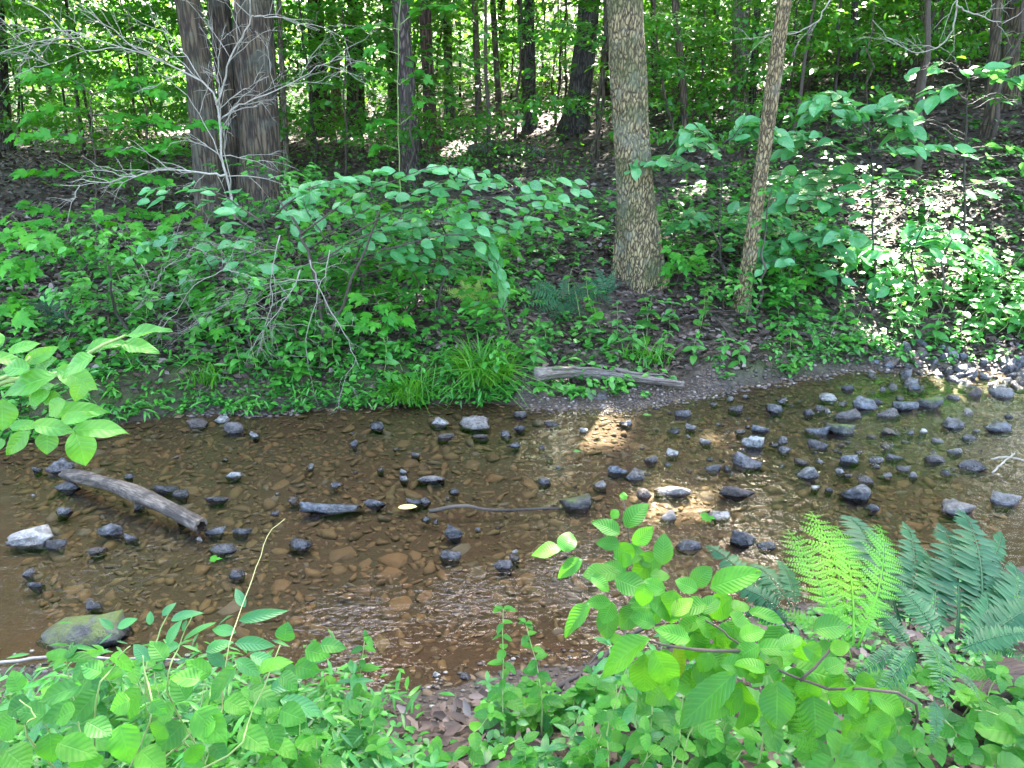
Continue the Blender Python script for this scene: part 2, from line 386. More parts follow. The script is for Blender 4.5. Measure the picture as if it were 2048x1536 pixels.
M['rock_g'] = rock_mat('rock_grey', (.075, .072, .070), (.25, .245, .235), .3, white=.5)
M['rock_w'] = rock_mat('rock_pale', (.17, .165, .15), (.50, .485, .45), .4, white=.7)
M['rock_b'] = rock_mat('rock_brown', (.035, .024, .018), (.11, .078, .06), .25, white=.3)
M['rock_m'] = rock_mat('rock_mossy', (.022, .022, .020), (.085, .085, .078), .2, moss=1.0)
def silt_mat():
    b = NB('silty_stone'); pos = b.n('ShaderNodeNewGeometry').outputs['Position']; ri = b.n('ShaderNodeAttribute', attribute_name='rnd').outputs['Fac']
    rj = b.n('ShaderNodeObjectInfo').outputs['Random']; r = b.math('FRACT', b.math('ADD', ri, rj))
    n1 = b.noise(pos, 30, 5, .65); n0 = b.noise(pos, 1.1, 3)
    a = b.mix(b.ramp(n0, (.40, 0), (.6, 1)), (.185, .105, .048), (.15, .112, .048))
    a = b.mix(b.math('MULTIPLY', r, .75), a, (.075, .052, .030))
    a = b.mix(b.ramp(r, (.88, 0), (.95, .8)), a, (.14, .12, .09))
    a = b.mix(b.math('MULTIPLY', n1, .5), a, (.02, .013, .007))
    return b.done(b.n('ShaderNodeBsdfPrincipled', {'Base Color': a, 'Roughness': .8, 'Normal': b.bump(n1, .5, .01)}))
M['silt'] = silt_mat()
def pebble_mat():
    b = NB('pebbles'); pos = b.n('ShaderNodeNewGeometry').outputs['Position']; r = b.n('ShaderNodeAttribute', attribute_name='rnd').outputs['Fac']
    c = b.ramp(r, (0, (.018, .015, .014)), (.4, (.05, .038, .030)), (.7, (.10, .065, .042)), (.92, (.15, .12, .095)), (1, (.32, .29, .25)))
    c = b.mix(b.math('MULTIPLY', b.noise(pos, 50, 4), .5), c, (.05, .035, .025))
    return b.done(b.n('ShaderNodeBsdfPrincipled', {'Base Color': c, 'Roughness': .45}))
M['pebble'] = pebble_mat()

def ground_mat():
    b = NB('ground'); pos = b.n('ShaderNodeNewGeometry').outputs['Position']
    A = lambda k: b.n('ShaderNodeAttribute', attribute_name=k).outputs['Fac']
    n1 = b.noise(pos, 9, 6, .65); n2 = b.noise(pos, 45, 5, .65); n0 = b.noise(pos, .9, 4)
    vv = b.voro(pos, 34, 'F1', 1)                       # leaf sized patches of litter
    vr = b.n('ShaderNodeSeparateColor', {0: vv}).outputs[0]
    lit = b.ramp(vr, (0, (.018, .011, .008)), (.4, (.045, .027, .018)), (.75, (.085, .055, .038)), (1, (.17, .13, .10)))
    soil = b.mix(n2, (.010, .007, .005), (.036, .022, .014))
    c = b.mix(b.ramp(n1, (.35, 0.0), (.6, 1.0)), soil, lit)
    mo = b.math('MULTIPLY', A('moss'), b.ramp(n1, (.36, 0.0), (.56, 1.0)))
    c = b.mix(mo, c, b.mix(n2, (.012, .022, .003), (.055, .075, .010)))
    gr = b.n('ShaderNodeSeparateColor', {0: b.voro(pos, 55, 'F1', 1)}).outputs[0]
    c = b.mix(A('gravel'), c, b.ramp(gr, (0, (.02, .014, .010)), (.5, (.07, .045, .030)), (1, (.15, .11, .08))))
    bedc = b.mix(b.ramp(n0, (.42, 0.0), (.6, 1.0)), (.075, .040, .018), (.058, .043, .019))  # bed painted darker than its stones, standing in for shade between them
    bedc = b.mix(b.math('MULTIPLY', n1, .75), bedc, (.012, .008, .004))
    c = b.mix(A('bed'), c, bedc)
    c = b.mix(b.math('MULTIPLY', A('wet'), .65), c, (.018, .012, .008))
    h = b.math('ADD', n1, b.math('MULTIPLY', n2, .5))
    rg = b.mix(A('wet'), (.85,) * 3, (.35,) * 3)
    return b.done(b.n('ShaderNodeBsdfPrincipled', {'Base Color': c, 'Roughness': rg, 'Normal': b.bump(h, .8, .03)}))
M['ground'] = ground_mat()

def water_mat():
    b = NB('water'); pos = b.n('ShaderNodeNewGeometry').outputs['Position']
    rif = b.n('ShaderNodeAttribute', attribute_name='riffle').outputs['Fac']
    v1 = b.scalev(pos, (.75, 1.6, 1)); n1 = b.noise(v1, 9, 3, .55, .6)
    v2 = b.scalev(pos, (.7, 1.3, 1)); n2 = b.noise(v2, 30, 2, .5, .8)
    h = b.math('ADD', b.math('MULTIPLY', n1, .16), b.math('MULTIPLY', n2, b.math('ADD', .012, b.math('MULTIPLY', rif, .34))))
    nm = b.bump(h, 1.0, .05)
    fr = b.n('ShaderNodeFresnel', {'IOR': b.math('ADD', 1.33, b.math('MULTIPLY', rif, .2)), 'Normal': nm})   # index raised in the riffles to strengthen their sky glints
    gl = b.n('ShaderNodeBsdfGlossy', {'Color': (1., 1., 1.), 'Roughness': .015, 'Normal': nm})
    tr = b.n('ShaderNodeBsdfTransparent', {'Color': (.90, .86, .76)})
    return b.done(b.n('ShaderNodeMixShader', {0: fr.outputs[0], 1: tr, 2: gl}))
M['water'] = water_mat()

# ------------------------------------------------------------------ terrain
FAR_PX = [(-700, 985), (-300, 940), (-60, 900), (100, 872), (220, 850), (350, 828), (600, 822), (760, 815), (900, 808), (1000, 806), (1080, 812), (1250, 815), (1380, 795),
          (1500, 772), (1700, 738), (1800, 740), (1950, 740), (2100, 735), (2600, 715)]
NEAR_PX = [(-900, 1330), (-200, 1345), (0, 1350), (300, 1352), (600, 1362), (850, 1372), (1100, 1345), (1300, 1300), (1500, 1240), (1750, 1190), (2048, 1130), (2600, 1060)]
_f = np.array([at_z(*p)[:2] for p in FAR_PX]); _n = np.array([at_z(*p)[:2] for p in NEAR_PX])
def Yf(x): return np.interp(x, _f[:, 0], _f[:, 1]) + .06 * (vnoise(np.asarray(x) * 4, np.zeros_like(np.asarray(x, float)), 3) - .5)
def Yn(x): return np.interp(x, _n[:, 0], _n[:, 1]) + .10 * (vnoise(np.asarray(x) * 3, np.zeros_like(np.asarray(x, float)), 4) - .5)
def H(x, y):
    x = np.asarray(x, float); y = np.asarray(y, float)
    yf, yn = Yf(x), Yn(x)
    d = y - yf; e = yn - y
    bed = -0.048 * sstep(0, .40, np.minimum(-d, -e)) - .02 * (fbm(x * 2.5, y * 2.5, 5) - .5) * sstep(0, .3, np.minimum(-d, -e))
    # far bank: undercut step on the left, gravel bar in the middle, shelving stones on the right
    step = np.interp(x, [-6, -3, -.6, .1, .3, 1.3, 1.6, 2.2, 3.2, 6], [.30, .28, .24, .20, .03, .03, .15, .15, .06, .08])
    bw = np.interp(x, [-6, -.6, .1, .3, 1.3, 1.6, 2.2, 3.2, 6], [.28, .28, .3, .25, .25, .3, .35, .5, .5])
    lvl = np.interp(x, [-6, 0, 2.5, 4, 7], [.52, .50, .48, .42, .42])
    far = step * sstep(0, 1, d / bw) ** .8 + (lvl - step) * sstep(.25, 2.4, d) + .012 * np.maximum(0, d - 2)
    hill = .30 * np.log1p(np.exp(((x - 1) * .75 + (y - 9) * .35) * 1.2)) / 1.2
    hill = hill * sstep(4.8, 9, y)
    hill = 9 * np.tanh(hill / 9) + .10 * np.maximum(0, y - 32) * sstep(32, 60, y) * .6
    far = far + hill + .16 * (fbm(x * .8, y * .8, 8) - .5) * sstep(.2, 2, d) + .05 * (fbm(x * 4, y * 4, 9) - .5) * sstep(.05, .5, d)
    near = .30 * sstep(0, .75, e) + .16 * sstep(.5, 1.6, e) + .05 * (fbm(x * 3, y * 3, 10) - .5) * sstep(0, .4, e) + .02 * np.maximum(0, e - 2)
    return np.where(d > 0, far, np.where(e > 0, near, bed))
_hx, _hy = np.arange(-8, 9.01, .02), np.arange(.4, 12.01, .02)
_hg = H(*np.meshgrid(_hx, _hy)).tolist()
def Hs(x, y):
    """ground height at one point, from a fine table near the camera"""
    u = (float(x) + 8) / .02; v = (float(y) - .4) / .02; i = int(u); j = int(v)
    if not (0 <= u and i < len(_hx) - 1 and 0 <= v and j < len(_hy) - 1): return float(H(x, y))
    u -= i; v -= j; a, b = _hg[j], _hg[j + 1]
    return (a[i] * (1 - u) + a[i + 1] * u) * (1 - v) + (b[i] * (1 - u) + b[i + 1] * u) * v
def on_ground(px, py, tmax=90):
    r = ray(px, py); t = np.concatenate([np.arange(.8, 12, .01), np.arange(12, tmax, .05)])
    P = np.array([0, 0, CAM_H]) + r * t[:, None]; k = np.argmax(P[:, 2] <= H(P[:, 0], P[:, 1]))
    if P[k, 2] > H(P[k, 0], P[k, 1]): k = len(t) - 1
    p = P[k].copy(); p[2] = Hs(p[0], p[1]); return p
def G(x, y): return np.array([x, y, Hs(x, y)])

gx = np.concatenate([np.linspace(-160, -30, 14)[:-1], np.linspace(-30, -6.5, 40)[:-1], np.arange(-6.5, 7.5, .065), np.linspace(7.5, 30, 38)[1:], np.linspace(30, 160, 14)[1:]])
gy = np.concatenate([np.linspace(-60, -4, 12)[:-1], np.linspace(-4, .8, 20)[:-1], np.arange(.8, 9.0, .055), np.linspace(9, 40, 110)[1:], np.linspace(40, 300, 30)[1:]])
XX, YY = np.meshgrid(gx, gy); ZZ = H(XX, YY)
dF, eN = YY - Yf(XX), Yn(XX) - YY
inb = np.minimum(-dF, -eN)
bed = sstep(-.02, .05, inb)
moss = np.clip(sstep(0, .05, dF) * (1 - sstep(.35, 1.2, dF)) * np.interp(XX, [-4, -.2, .2, 1.4, 1.8, 3, 4], [1, 1, .15, .15, .9, .8, .2]), 0, 1) + .35 * sstep(.5, .62, fbm(XX * .9, YY * .9, 21)) * sstep(.2, .6, dF)
grav = np.clip((1 - sstep(.15, .5, np.abs(dF - .12))) * sstep(.05, .35, XX) * (1 - sstep(1.3, 1.7, XX)), 0, 1) + np.clip(sstep(-.02, .05, eN) * (1 - sstep(.15, .35, eN)), 0, 1) * .9
wet = np.clip(1 - np.abs(ZZ - .01) / .06, 0, 1) * (1 - bed)
ny_, nx_ = XX.shape; idx = np.arange(nx_ * ny_).reshape(ny_, nx_)
gF = np.stack([idx[:-1, :-1], idx[:-1, 1:], idx[1:, 1:], idx[1:, :-1]], -1).reshape(-1, 4)
tag(obj('ground', mk('ground', np.stack([XX, YY, ZZ], -1).reshape(-1, 3), gF, M['ground'], attrs={'bed': bed.ravel(), 'moss': np.clip(moss, 0, 1).ravel(), 'gravel': np.clip(grav, 0, 1).ravel(), 'wet': wet.ravel()})), kind='structure')

wx = np.arange(-14, 14.01, .12); wv = np.linspace(-.35, 1.35, 40)
WX, WV = np.meshgrid(wx, wv); WY = Yn(WX) * (1 - WV) + Yf(WX) * WV
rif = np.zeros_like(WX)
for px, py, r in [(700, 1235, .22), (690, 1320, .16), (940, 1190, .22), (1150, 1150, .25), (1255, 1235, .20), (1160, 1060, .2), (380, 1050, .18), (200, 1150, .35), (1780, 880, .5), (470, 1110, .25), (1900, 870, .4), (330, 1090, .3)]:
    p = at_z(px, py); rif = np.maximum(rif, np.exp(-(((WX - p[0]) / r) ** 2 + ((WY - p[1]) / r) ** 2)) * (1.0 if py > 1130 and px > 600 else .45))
ny_, nx_ = WX.shape; idx = np.arange(nx_ * ny_).reshape(ny_, nx_)
wF = np.stack([idx[:-1, :-1], idx[:-1, 1:], idx[1:, 1:], idx[1:, :-1]], -1).reshape(-1, 4)
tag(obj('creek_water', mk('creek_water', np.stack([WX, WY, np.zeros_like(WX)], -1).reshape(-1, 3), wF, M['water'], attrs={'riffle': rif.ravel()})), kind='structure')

# ------------------------------------------------------------------ gaps in the canopy where the sun comes through to the ground
GAPS = [(px, py, r) for px, py, r in [
    (1900, 615, .85), (2010, 640, .7), (1830, 600, .4), (1185, 882, .16), (1250, 872, .09), (1430, 888, .11), (1330, 1015, .18), (1410, 1015, .08), (1700, 385, .22), (1580, 395, .12), (1500, 160, .5), (1560, 130, .3),
    (1090, 236, .8), (1420, 395, .12), (1380, 390, .08), (700, 275, .7), (330, 270, .6), (930, 295, .4), (2010, 440, .12), (820, 640, .12), (1130, 780, .12), (1960, 790, .2), (560, 190, 1.0), (1800, 560, .25)]]
GAPC = np.array([on_ground(a, b) for a, b, _ in GAPS]); GAPR = np.array([r for _, _, r in GAPS])
def sunlit(P):
    """True where a point lies in one of the sun shafts"""
    bad = np.zeros(len(P), bool)
    for c, r in zip(GAPC, GAPR):
        v = P - c; d = v - np.outer(v @ SUN, SUN); bad |= np.linalg.norm(d, axis=1) < .13 + r * (0.75 + .5 * vnoise(P[:, 0] * 3, P[:, 1] * 3 + P[:, 2], 2))
    return bad

def to_px(p):
    c, s_ = math.cos(PITCH), math.sin(PITCH); d = np.asarray(p, float) - [0, 0, CAM_H]; f = d[1] * c - d[2] * s_; u = d[1] * s_ + d[2] * c
    return 1024 + FPX * d[0] / f, 768 - FPX * u / f
def where(p):
    x = to_px(p)[0]
    for lim, w in [(150, 'by the left edge of the woods'), (340, 'in the leafy part left of the three-stemmed tree'), (600, 'hidden behind the three-stemmed tree'), (720, 'between the three-stemmed tree and the scarred trunk'), (840, 'around the pinkish trunk'), (1000, 'right of the red-brown trunk'),
                   (1140, 'by the sunny clearing'), (1240, 'by the dark leaning trunk'), (1400, 'right behind the big pale tree'), (1560, 'around the light split trunk'), (1720, 'on the slope beyond the leaning yellowish trunk'), (1880, 'high on the right slope'), (9999, 'by the right edge of the woods')]:
        if x < lim: return w
# ------------------------------------------------------------------ trees
T_CAN = leaf(.62, .6, .8, ns=2, k=1, fold=.2, droop=.2)
T_SM = leaf(.55, .6, .8, ns=3, k=1, fold=.25, droop=.2)
T_MAP = maple(1.0)
def crown_mesh(center, rad, n, size, seed, clumps=26):
    r = np.random.default_rng(seed); C = r.normal(0, 1, (clumps, 3)); C = nrm(C) * (r.random((clumps, 1)) ** .4) * np.array(rad) * .85
    n = int(n * (0.66 if center[1] < 17 else .56)); k = r.integers(0, clumps, n); P = center + C[k] + r.normal(0, 1, (n, 3)) * np.array([.75, .75, .38])
    P = P[~sunlit(P)]; hit = P[:, 1] - P[:, 2] * SUN[1] / SUN[2]; P = P[hit > -.1 + .5 * vnoise(P[:, 0], P[:, 2], 3)]; n = len(P)   # the creek keeps its strip of open sky
    Y = r.normal(0, 1, (n, 3)); Y[:, 2] = Y[:, 2] * .35 - .25; Z = r.normal(0, .45, (n, 3)) + [0, 0, 1]
    V, F, U = scatter(T_CAN, P, Y, Z, size * r.uniform(.7, 1.25, n))
    return mk('crown', V, F, M['canopy'], False, U, {'rnd': rnd_attr(n, len(T_CAN.V))})
def tree(label, px, py, pxt, w, bark, crown=None, name='tree', group=None, height=12.0, bend=0.0, sides=14, rings=34, lean_y=0.0, knees=0.0):
    """a tree from the pixel of its foot, the pixel where it leaves the top of the frame and its width in pixels"""
    b = on_ground(px, py); t = b[1]
    top = at_y(pxt, 0, b[1] + lean_y); ax = (top - b) / max(.4, top[2] - b[2]); ax[2] = 1.0
    r0 = .5 * w / FPX * t * 1.0; n = rings
    o = thing(name, label, 'tree', b, group)
    z = np.linspace(-.25, 1, n) ; z = np.where(z < 0, z, np.maximum(z, 0) ** 1.5) * height
    z[z < 0] = np.linspace(-.3, -.05, (z < 0).sum())
    wob = np.stack([(vnoise(z * .35 + px, np.zeros(n), 6) - .5), (vnoise(z * .35, np.full(n, px * 1.0), 7) - .5), np.zeros(n)], -1) * bend
    wob -= wob[np.argmin(abs(z))]
    P = ax * z[:, None] + wob; P[:, 2] = z
    rad = r0 * (1 - .055 * np.maximum(z, 0)) * (1 + .38 * np.exp(-np.maximum(z, 0) / (r0 * 1.8)) * (1 + knees)); rad = np.maximum(rad, r0 * .3)
    tr = obj('trunk', None or mk('trunk', *tube_args(P, rad, sides, px)[:2], M[bark], True, tube_args.uv), o)
    if crown:
        cz, cr, n_, sz = crown; top_c = ax * min(cz, height) * np.array([1, 1, 0]) + np.array([0, 0, cz])
        obj('crown', crown_mesh_local(b, top_c, cr, n_, sz, int(px + py)), o)
        parts = []
        rr = np.random.default_rng(int(px))
        for k in range(5):
            a = rr.uniform(0, 6.28); s = P[int(n * rr.uniform(.72, .95))]; e = top_c + np.array([math.cos(a) * cr[0] * .6, math.sin(a) * cr[1] * .6, rr.uniform(-.3, .8) * cr[2]])
            parts.append(tube(wig([s, (s + e) / 2 + [0, 0, .4], e], 8, .08, k), np.linspace(r0 * .35, r0 * .08, 8), 6))
        V, F, U = join(parts); obj('limbs', mk('limbs', V, F, M[bark], True, U), o)
    return o, b, ax
def tube_args(P, rad, sides, seed):
    V, F, U = tube(P, rad, sides, lump=.10, seed=int(seed), ridges=.06, nr=9); tube_args.uv = U
    W3 = V.reshape(len(P), sides, 3); th = np.arange(sides) / sides * 6.283; lob = (np.cos(th * 5 + seed) * .5 + .5) ** 2
    W3 += (W3 - P[:, None]) * (np.exp(-np.maximum(P[:, 2], 0) / (rad[-1] * 6 + .06))[:, None] * lob[None] * .30)[..., None]; V = W3.reshape(-1, 3)
    return V, F
def crown_mesh_local(base, c, rad, n, size, seed):
    me = crown_mesh(base + c, rad, n, size, seed); co = np.empty(len(me.vertices) * 3, np.float32); me.vertices.foreach_get('co', co)
    me.vertices.foreach_set('co', (co.reshape(-1, 3) - base.astype(np.float32)).ravel()); me.update(); return me

BIG = (9.5, (4.2, 4.2, 2.4), 7000, .30)
MED = (9.0, (3.4, 3.4, 2.2), 4200, .30)
SML = (7.5, (2.6, 2.6, 1.8), 2600, .28)
# the three-stemmed tree on the left
clu = thing('multi_stemmed_tree', 'massive old tree with three furrowed grey stems rising from one foot', 'tree', on_ground(470, 440))
cb = org(clu)
for k, (px, py, pxt, w) in enumerate([(440, 452, 370, 50), (480, 425, 428, 42), (532, 400, 510, 72)]):
    b = at_y(px, py, cb[1] + (.0, .40, .25)[k]); b[2] = Hs(b[0], b[1]) - .05; top = at_y(pxt, 0, b[1]); ax = (top - b) / (top[2] - b[2])
    z = np.concatenate([[-.2, 0, .08, .18, .3], np.linspace(.45, 12, 46)]); r0 = .5 * w / FPX * b[1]
    P = (b - cb) + ax * z[:, None]; P[:, 0] += (vnoise(z * .6, np.full(len(z), k * 3.), 31) - .5) * .16
    rad = r0 * (1 - .04 * np.maximum(z, 0)) * (1 + .5 * np.exp(-np.maximum(z, 0) / .35))
    V, F, U = tube(P, np.maximum(rad, .05), 26, lump=.16, seed=k + 40, ridges=.13, nr=14)
    obj('trunk', mk('trunk', V, F, M['bark_grey'], True, U), clu)
obj('crown', crown_mesh_local(cb, np.array([-1.2, 0, 10.]), (6.4, 4.8, 2.8), 14500, .30, 5), clu)

TREES = [
 ('big pale flaky-barked tree standing alone on the far bank beside the dark fern', 1280, 552, 1246, 72, 'bark_oak', (10, (4.6, 4.6, 2.5), 8500, .30)),
 ('leaning yellowish trunk slanting up to the upper frame on the right slope', 1482, 615, 1592, 29, 'bark_yel', (9.5, (4.0, 4.0, 2.3), 6500, .30)),
 ('dark straight trunk just right of the three-stemmed tree', 640, 274, 632, 32, 'bark_dark', MED),
 ('slim light grey trunk right behind the dark straight trunk', 676, 250, 664, 20, 'bark_light', SML),
 ('dark trunk with a splintered white scar near its foot', 713, 268, 706, 32, 'bark_dark', MED),
 ('slim grey lichen-spotted trunk between the scarred tree and the pinkish trunk', 790, 250, 776, 18, 'bark_mossy', SML),
 ('pinkish grey straight trunk beside the red-brown peeling trunk', 824, 356, 812, 34, 'bark_pine', BIG),
 ('red-brown peeling trunk standing bare in the middle of the woods', 862, 312, 856, 24, 'bark_red', BIG),
 ('mossy greenish trunk a little right of the red-brown trunk', 900, 252, 892, 18, 'bark_mossy', SML),
 ('thin pale trunk in the middle thicket, left of the forked stems', 958, 246, 952, 13, 'bark_light', SML),
 ('thin grey trunk in the middle thicket near the sunny clearing', 1000, 262, 990, 12, 'bark_grey', None),
 ('dark stump-footed trunk beside the bright sunny clearing', 1062, 258, 1052, 22, 'bark_dark', SML),
 ('slim dark trunk close behind the stump-footed trunk', 1052, 232, 1046, 11, 'bark_dark', None),
 ('thick dark furrowed trunk leaning right, left of the big pale tree', 1150, 262, 1182, 42, 'bark_dark', BIG),
 ('thin brown trunk half hidden behind the big pale tree', 1212, 190, 1216, 22, 'bark_grey', None),
 ('crooked dark sapling curving left behind the big pale tree', 1370, 300, 1376, 15, 'bark_grey', BIG),
 ('light split trunk with pale bare wood at its foot on the slope', 1478, 238, 1484, 32, 'bark_light', BIG),
 ('thin dark stem forking in front of the light split trunk', 1503, 232, 1512, 13, 'bark_dark', None),
 ('thin dark pole-like trunk on the right slope', 1708, 178, 1708, 13, 'bark_dark', SML),
 ('pale grey trunk standing high on the right slope', 1838, 128, 1848, 18, 'bark_light', SML),
 ('stout brown trunk near the upper right corner', 2015, 215, 2024, 30, 'bark_grey', MED),
 ('dim brown trunk behind the tiered leaves on the right', 1978, 270, 1996, 20, 'bark_grey', BIG),
 ('dark brown trunk cut by the left edge of the picture', 12, 300, -4, 24, 'bark_dark', BIG),
 ('thin pale sapling trunk touching the three-stemmed tree on its right', 574, 345, 560, 11, 'bark_light', None),
 ('grey trunk among bright leaves left of the three-stemmed tree', 105, 240, 92, 16, 'bark_grey', BIG),
 ('thin brown trunk on the slope between the leaning trunk and the dark pole', 1612, 190, 1622, 10, 'bark_grey', None),
 ('slim trunk behind the light split trunk on the slope', 1425, 170, 1432, 13, 'bark_grey', None),
 ('thin straight sapling left of the crooked dark sapling', 1308, 230, 1312, 10, 'bark_grey', None),
]
for a in TREES:
    bd = .6 if 'crooked' in a[0] else .12
    tree(a[0], *a[1:6], crown=a[6], bend=bd, sides=(28 if a[4] > 50 else 16), rings=(60 if a[4] > 30 else 34), height=12 if a[6] else 8.5)
for ob in list(COL.objects):
    if ob.get('label', '').startswith('dark trunk with a splintered'):
        y0 = ob.location.y - .12; q = np.array([at_y(x, y, y0) for x, y in [(716, 128), (718, 160), (712, 190), (716, 225), (722, 262)]]) - np.array(ob.location)
        V, F, U = tube(catmull(q, 12), [.01, .05, .07, .09, .07, .06, .06, .05, .05, .06, .06, .05], 7, lump=.4, seed=3); obj('bare_wood_scar', mk('bare_wood_scar', V, F, M['wood_pale'], True, U), ob)
# distant trunks
rr = random.Random(5); k = 0
while k < 34:
    x = rr.uniform(-20, 22); y = rr.uniform(17, 44)
    p = G(x, y); a = (x / y)
    if abs(a) > .68: continue
    px = 1024 + FPX * x / (y * math.cos(PITCH) + 0.0) ; r0 = rr.choice([.045, .06, .075, .1, .13])
    bk = rr.choice(['bark_dark', 'bark_grey', 'bark_grey', 'bark_light', 'bark_mossy', 'bark_pine'])
    o = thing('tree', '%s %s far tree trunk %s' % ('stout' if r0 > .09 else 'slender', {'bark_dark': 'dark', 'bark_grey': 'grey', 'bark_light': 'pale', 'bark_mossy': 'mossy', 'bark_pine': 'pinkish'}[bk], where(p)), 'tree', p, 'distant trees in the woods')
    n = 14; z = np.linspace(-.3, 9, n); ln = rr.uniform(-.05, .05)
    P = np.stack([ln * z + (vnoise(z * .3, np.full(n, k * 7.), 3) - .5) * .4, np.zeros(n), z], -1)
    V, F, U = tube(P, r0 * (1 - .05 * z.clip(0)) * (1 + .5 * np.exp(-z.clip(0) / .3)), 9, lump=.1, seed=k)
    obj('trunk', mk('trunk', V, F, M[bk], True, U), o); k += 1
    if k % 2: obj('crown', crown_mesh_local(p, np.array([ln * 9, 0, 8.5]), (2.8, 2.8, 2.4), 900, .34, k), o)

# ------------------------------------------------------------------ understory: thin saplings with flat tiers of leaves
def tier_leaves(r, stem_pts, n_tiers, reach, n_leaf, zlo=.25):
    Ps, Ys = [], []
    for k in range(n_tiers):
        s = stem_pts[int(len(stem_pts) * r.uniform(zlo, .99))]; a = r.uniform(0, 6.28); d = np.array([math.cos(a), math.sin(a), r.uniform(-.05, .22)])
        L = reach * r.uniform(.5, 1.1); u = r.random(n_leaf) ** .8; side = np.cross(d, [0, 0, 1.])
        Ps.append(s + d * (u * L)[:, None] + side * (r.normal(0, .20, n_leaf) * L * .9)[:, None] + np.outer(r.normal(0, .03, n_leaf) - .18 * L * u ** 2 * .6, [0, 0, 1.]))
        Ys.append(d + side * r.normal(0, .9, n_leaf)[:, None] + np.outer(r.uniform(-.5, .05, n_leaf), [0, 0, 1.]))
    return np.concatenate(Ps), np.concatenate(Ys)
def understory(p, h, r, tiers, reach, nl, size, T, label, group, name='sapling', cat='sapling', mat='under'):
    o = thing(name, label, cat, p, group)
    lean = r.normal(0, .10, 2); n = 12; z = np.linspace(-.1, h, n)
    P = np.stack([lean[0] * z + r.normal(0, .03, n), lean[1] * z + r.normal(0, .03, n), z], -1)
    V, F, U = tube(P, np.linspace(.008 + .006 * h, .004, n), 6); obj('stem', mk('stem', V, F, M[random.choice(['twig_brown', 'twig_dark', 'bark_grey'])], True, U), o)
    B, Y = tier_leaves(r, P, tiers, reach, nl); m = len(B); Z = r.normal(0, .28, (m, 3)) + [0, 0, 1]
    k = ~sunlit(B + p) | (r.random(m) < .12); B, Y, Z = B[k], Y[k], Z[k]; m = len(B)
    V, F, U = scatter(T, B, Y, Z, size * r.uniform(.65, 1.2, m))
    obj('crown', mk('crown', V, F, M[mat], False, U, {'rnd': rnd_attr(m, len(T.V))}), o)
    return o
r = np.random.default_rng(3); k = 0
while k < 84:
    x, y = r.uniform(-13, 13), r.uniform(7.6, 22)
    if abs(x / y) > .68: continue
    if y < 10 and -1.6 < x < 2.2: continue          # keep the view into the wood open
    p = G(x, y); hh = r.uniform(1.3, 4.5) + .05 * y
    understory(p, hh, r, int(r.integers(7, 14)), r.uniform(.7, 1.4), 26, .11 + .002 * y, T_MAP if k % 3 == 0 else T_SM,
               '%s %s %s sapling %s' % ('near' if y < 13 else 'distant', 'low' if hh < 2.6 else 'tall', 'maple-leaved' if k % 3 == 0 else 'oval-leaved', where(p)), 'understory saplings between the trunks'); k += 1

# the leafy depth of the wood
def leaf_cloud(name, label, n, xs, ys, zs, size, seed, mat='far', T=T_CAN, clump=160, spread=(.9, .9, .35), noholes=False, keep=None):
    r = np.random.default_rng(seed); cx = r.uniform(*xs, clump) ; cyy = r.uniform(*ys, clump); cx = cx * (cyy / ys[1])
    cz = H(cx, cyy) + zs[0] + (zs[1] - zs[0]) * r.random(clump) ** .9
    k = r.integers(0, clump, n); P = np.stack([cx[k], cyy[k], cz[k]], -1) + r.normal(0, 1, (n, 3)) * np.array(spread) * (cyy[k] / ys[1])[:, None]
    ok = (P[:, 2] > H(P[:, 0], P[:, 1]) + .05)
    if not noholes: ok &= ~sunlit(P)
    if keep: ok &= keep(P)
    P = P[ok]; n = len(P)
    Y = r.normal(0, 1, (n, 3)) * [1, 1, .4] - [0, 0, .2]; Z = r.normal(0, .4, (n, 3)) + [0, 0, 1]
    V, F, U = scatter(T, P, Y, Z, size * r.uniform(.6, 1.3, n) * (P[:, 1] / ys[1]).clip(.4, 1.3))
    o = obj(name, mk(name, V, F, M[mat], False, U, {'rnd': rnd_attr(n, len(T.V))})); return tag(o, label, 'foliage', kind='stuff')
leaf_cloud('woodland_foliage', 'hanging green foliage filling the depth of the wood behind the trunks', 105000, (-17, 16), (10.5, 26), (.35, 5.5), .21, 1, 'under', T_CAN, clump=900, spread=(.75, .75, .10))
leaf_cloud('distant_foliage', 'bright yellow-green foliage of the far wood', 70000, (-34, 32), (26, 50), (0, 12), .42, 2, clump=600, spread=(1.6, 1.6, .5))
leaf_cloud('added_high_foliage', 'unseen green foliage added above the frame to dim the water reflections', 46000, (-24, 22), (10, 23), (4.6, 11), .40, 9, 'under', clump=420, spread=(1.2, 1.2, .5))  # added out of view to keep bright sky out of the water
leaf_cloud('added_side_foliage', 'unseen green foliage added at both sides to screen sky from the water', 56000, (-20, 20), (6, 14), (1.5, 8.5), .30, 19, 'under', clump=500, spread=(1.0, 1.0, .4), keep=lambda P: (np.abs(P[:, 0] / P[:, 1]) > .74) | ((np.abs(P[:, 0] / P[:, 1]) > .40) & (P[:, 2] > 2.9 + .10 * P[:, 1])))  # extra leaves outside the view, put in to block sky reflections on the creek
leaf_cloud('slope_brush', 'layered green leaves of low saplings on the right slope', 26000, (1.5, 17), (8.5, 22), (.1, 1.9), .17, 29, 'under', T_SM, 420, (.55, .55, .07), keep=lambda P: P[:, 0] > .12 * P[:, 1])
leaf_cloud('low_brush', 'low green brush covering the forest floor under the trees', 15000, (-15, 16), (9, 26), (.05, .5), .15, 3, 'under', T_SM, 420, (.5, .5, .12), keep=lambda P: (P[:, 0] < P[:, 1] * .05) | (fbm(P[:, 0] * .7, P[:, 1] * .7, 77) > .44))

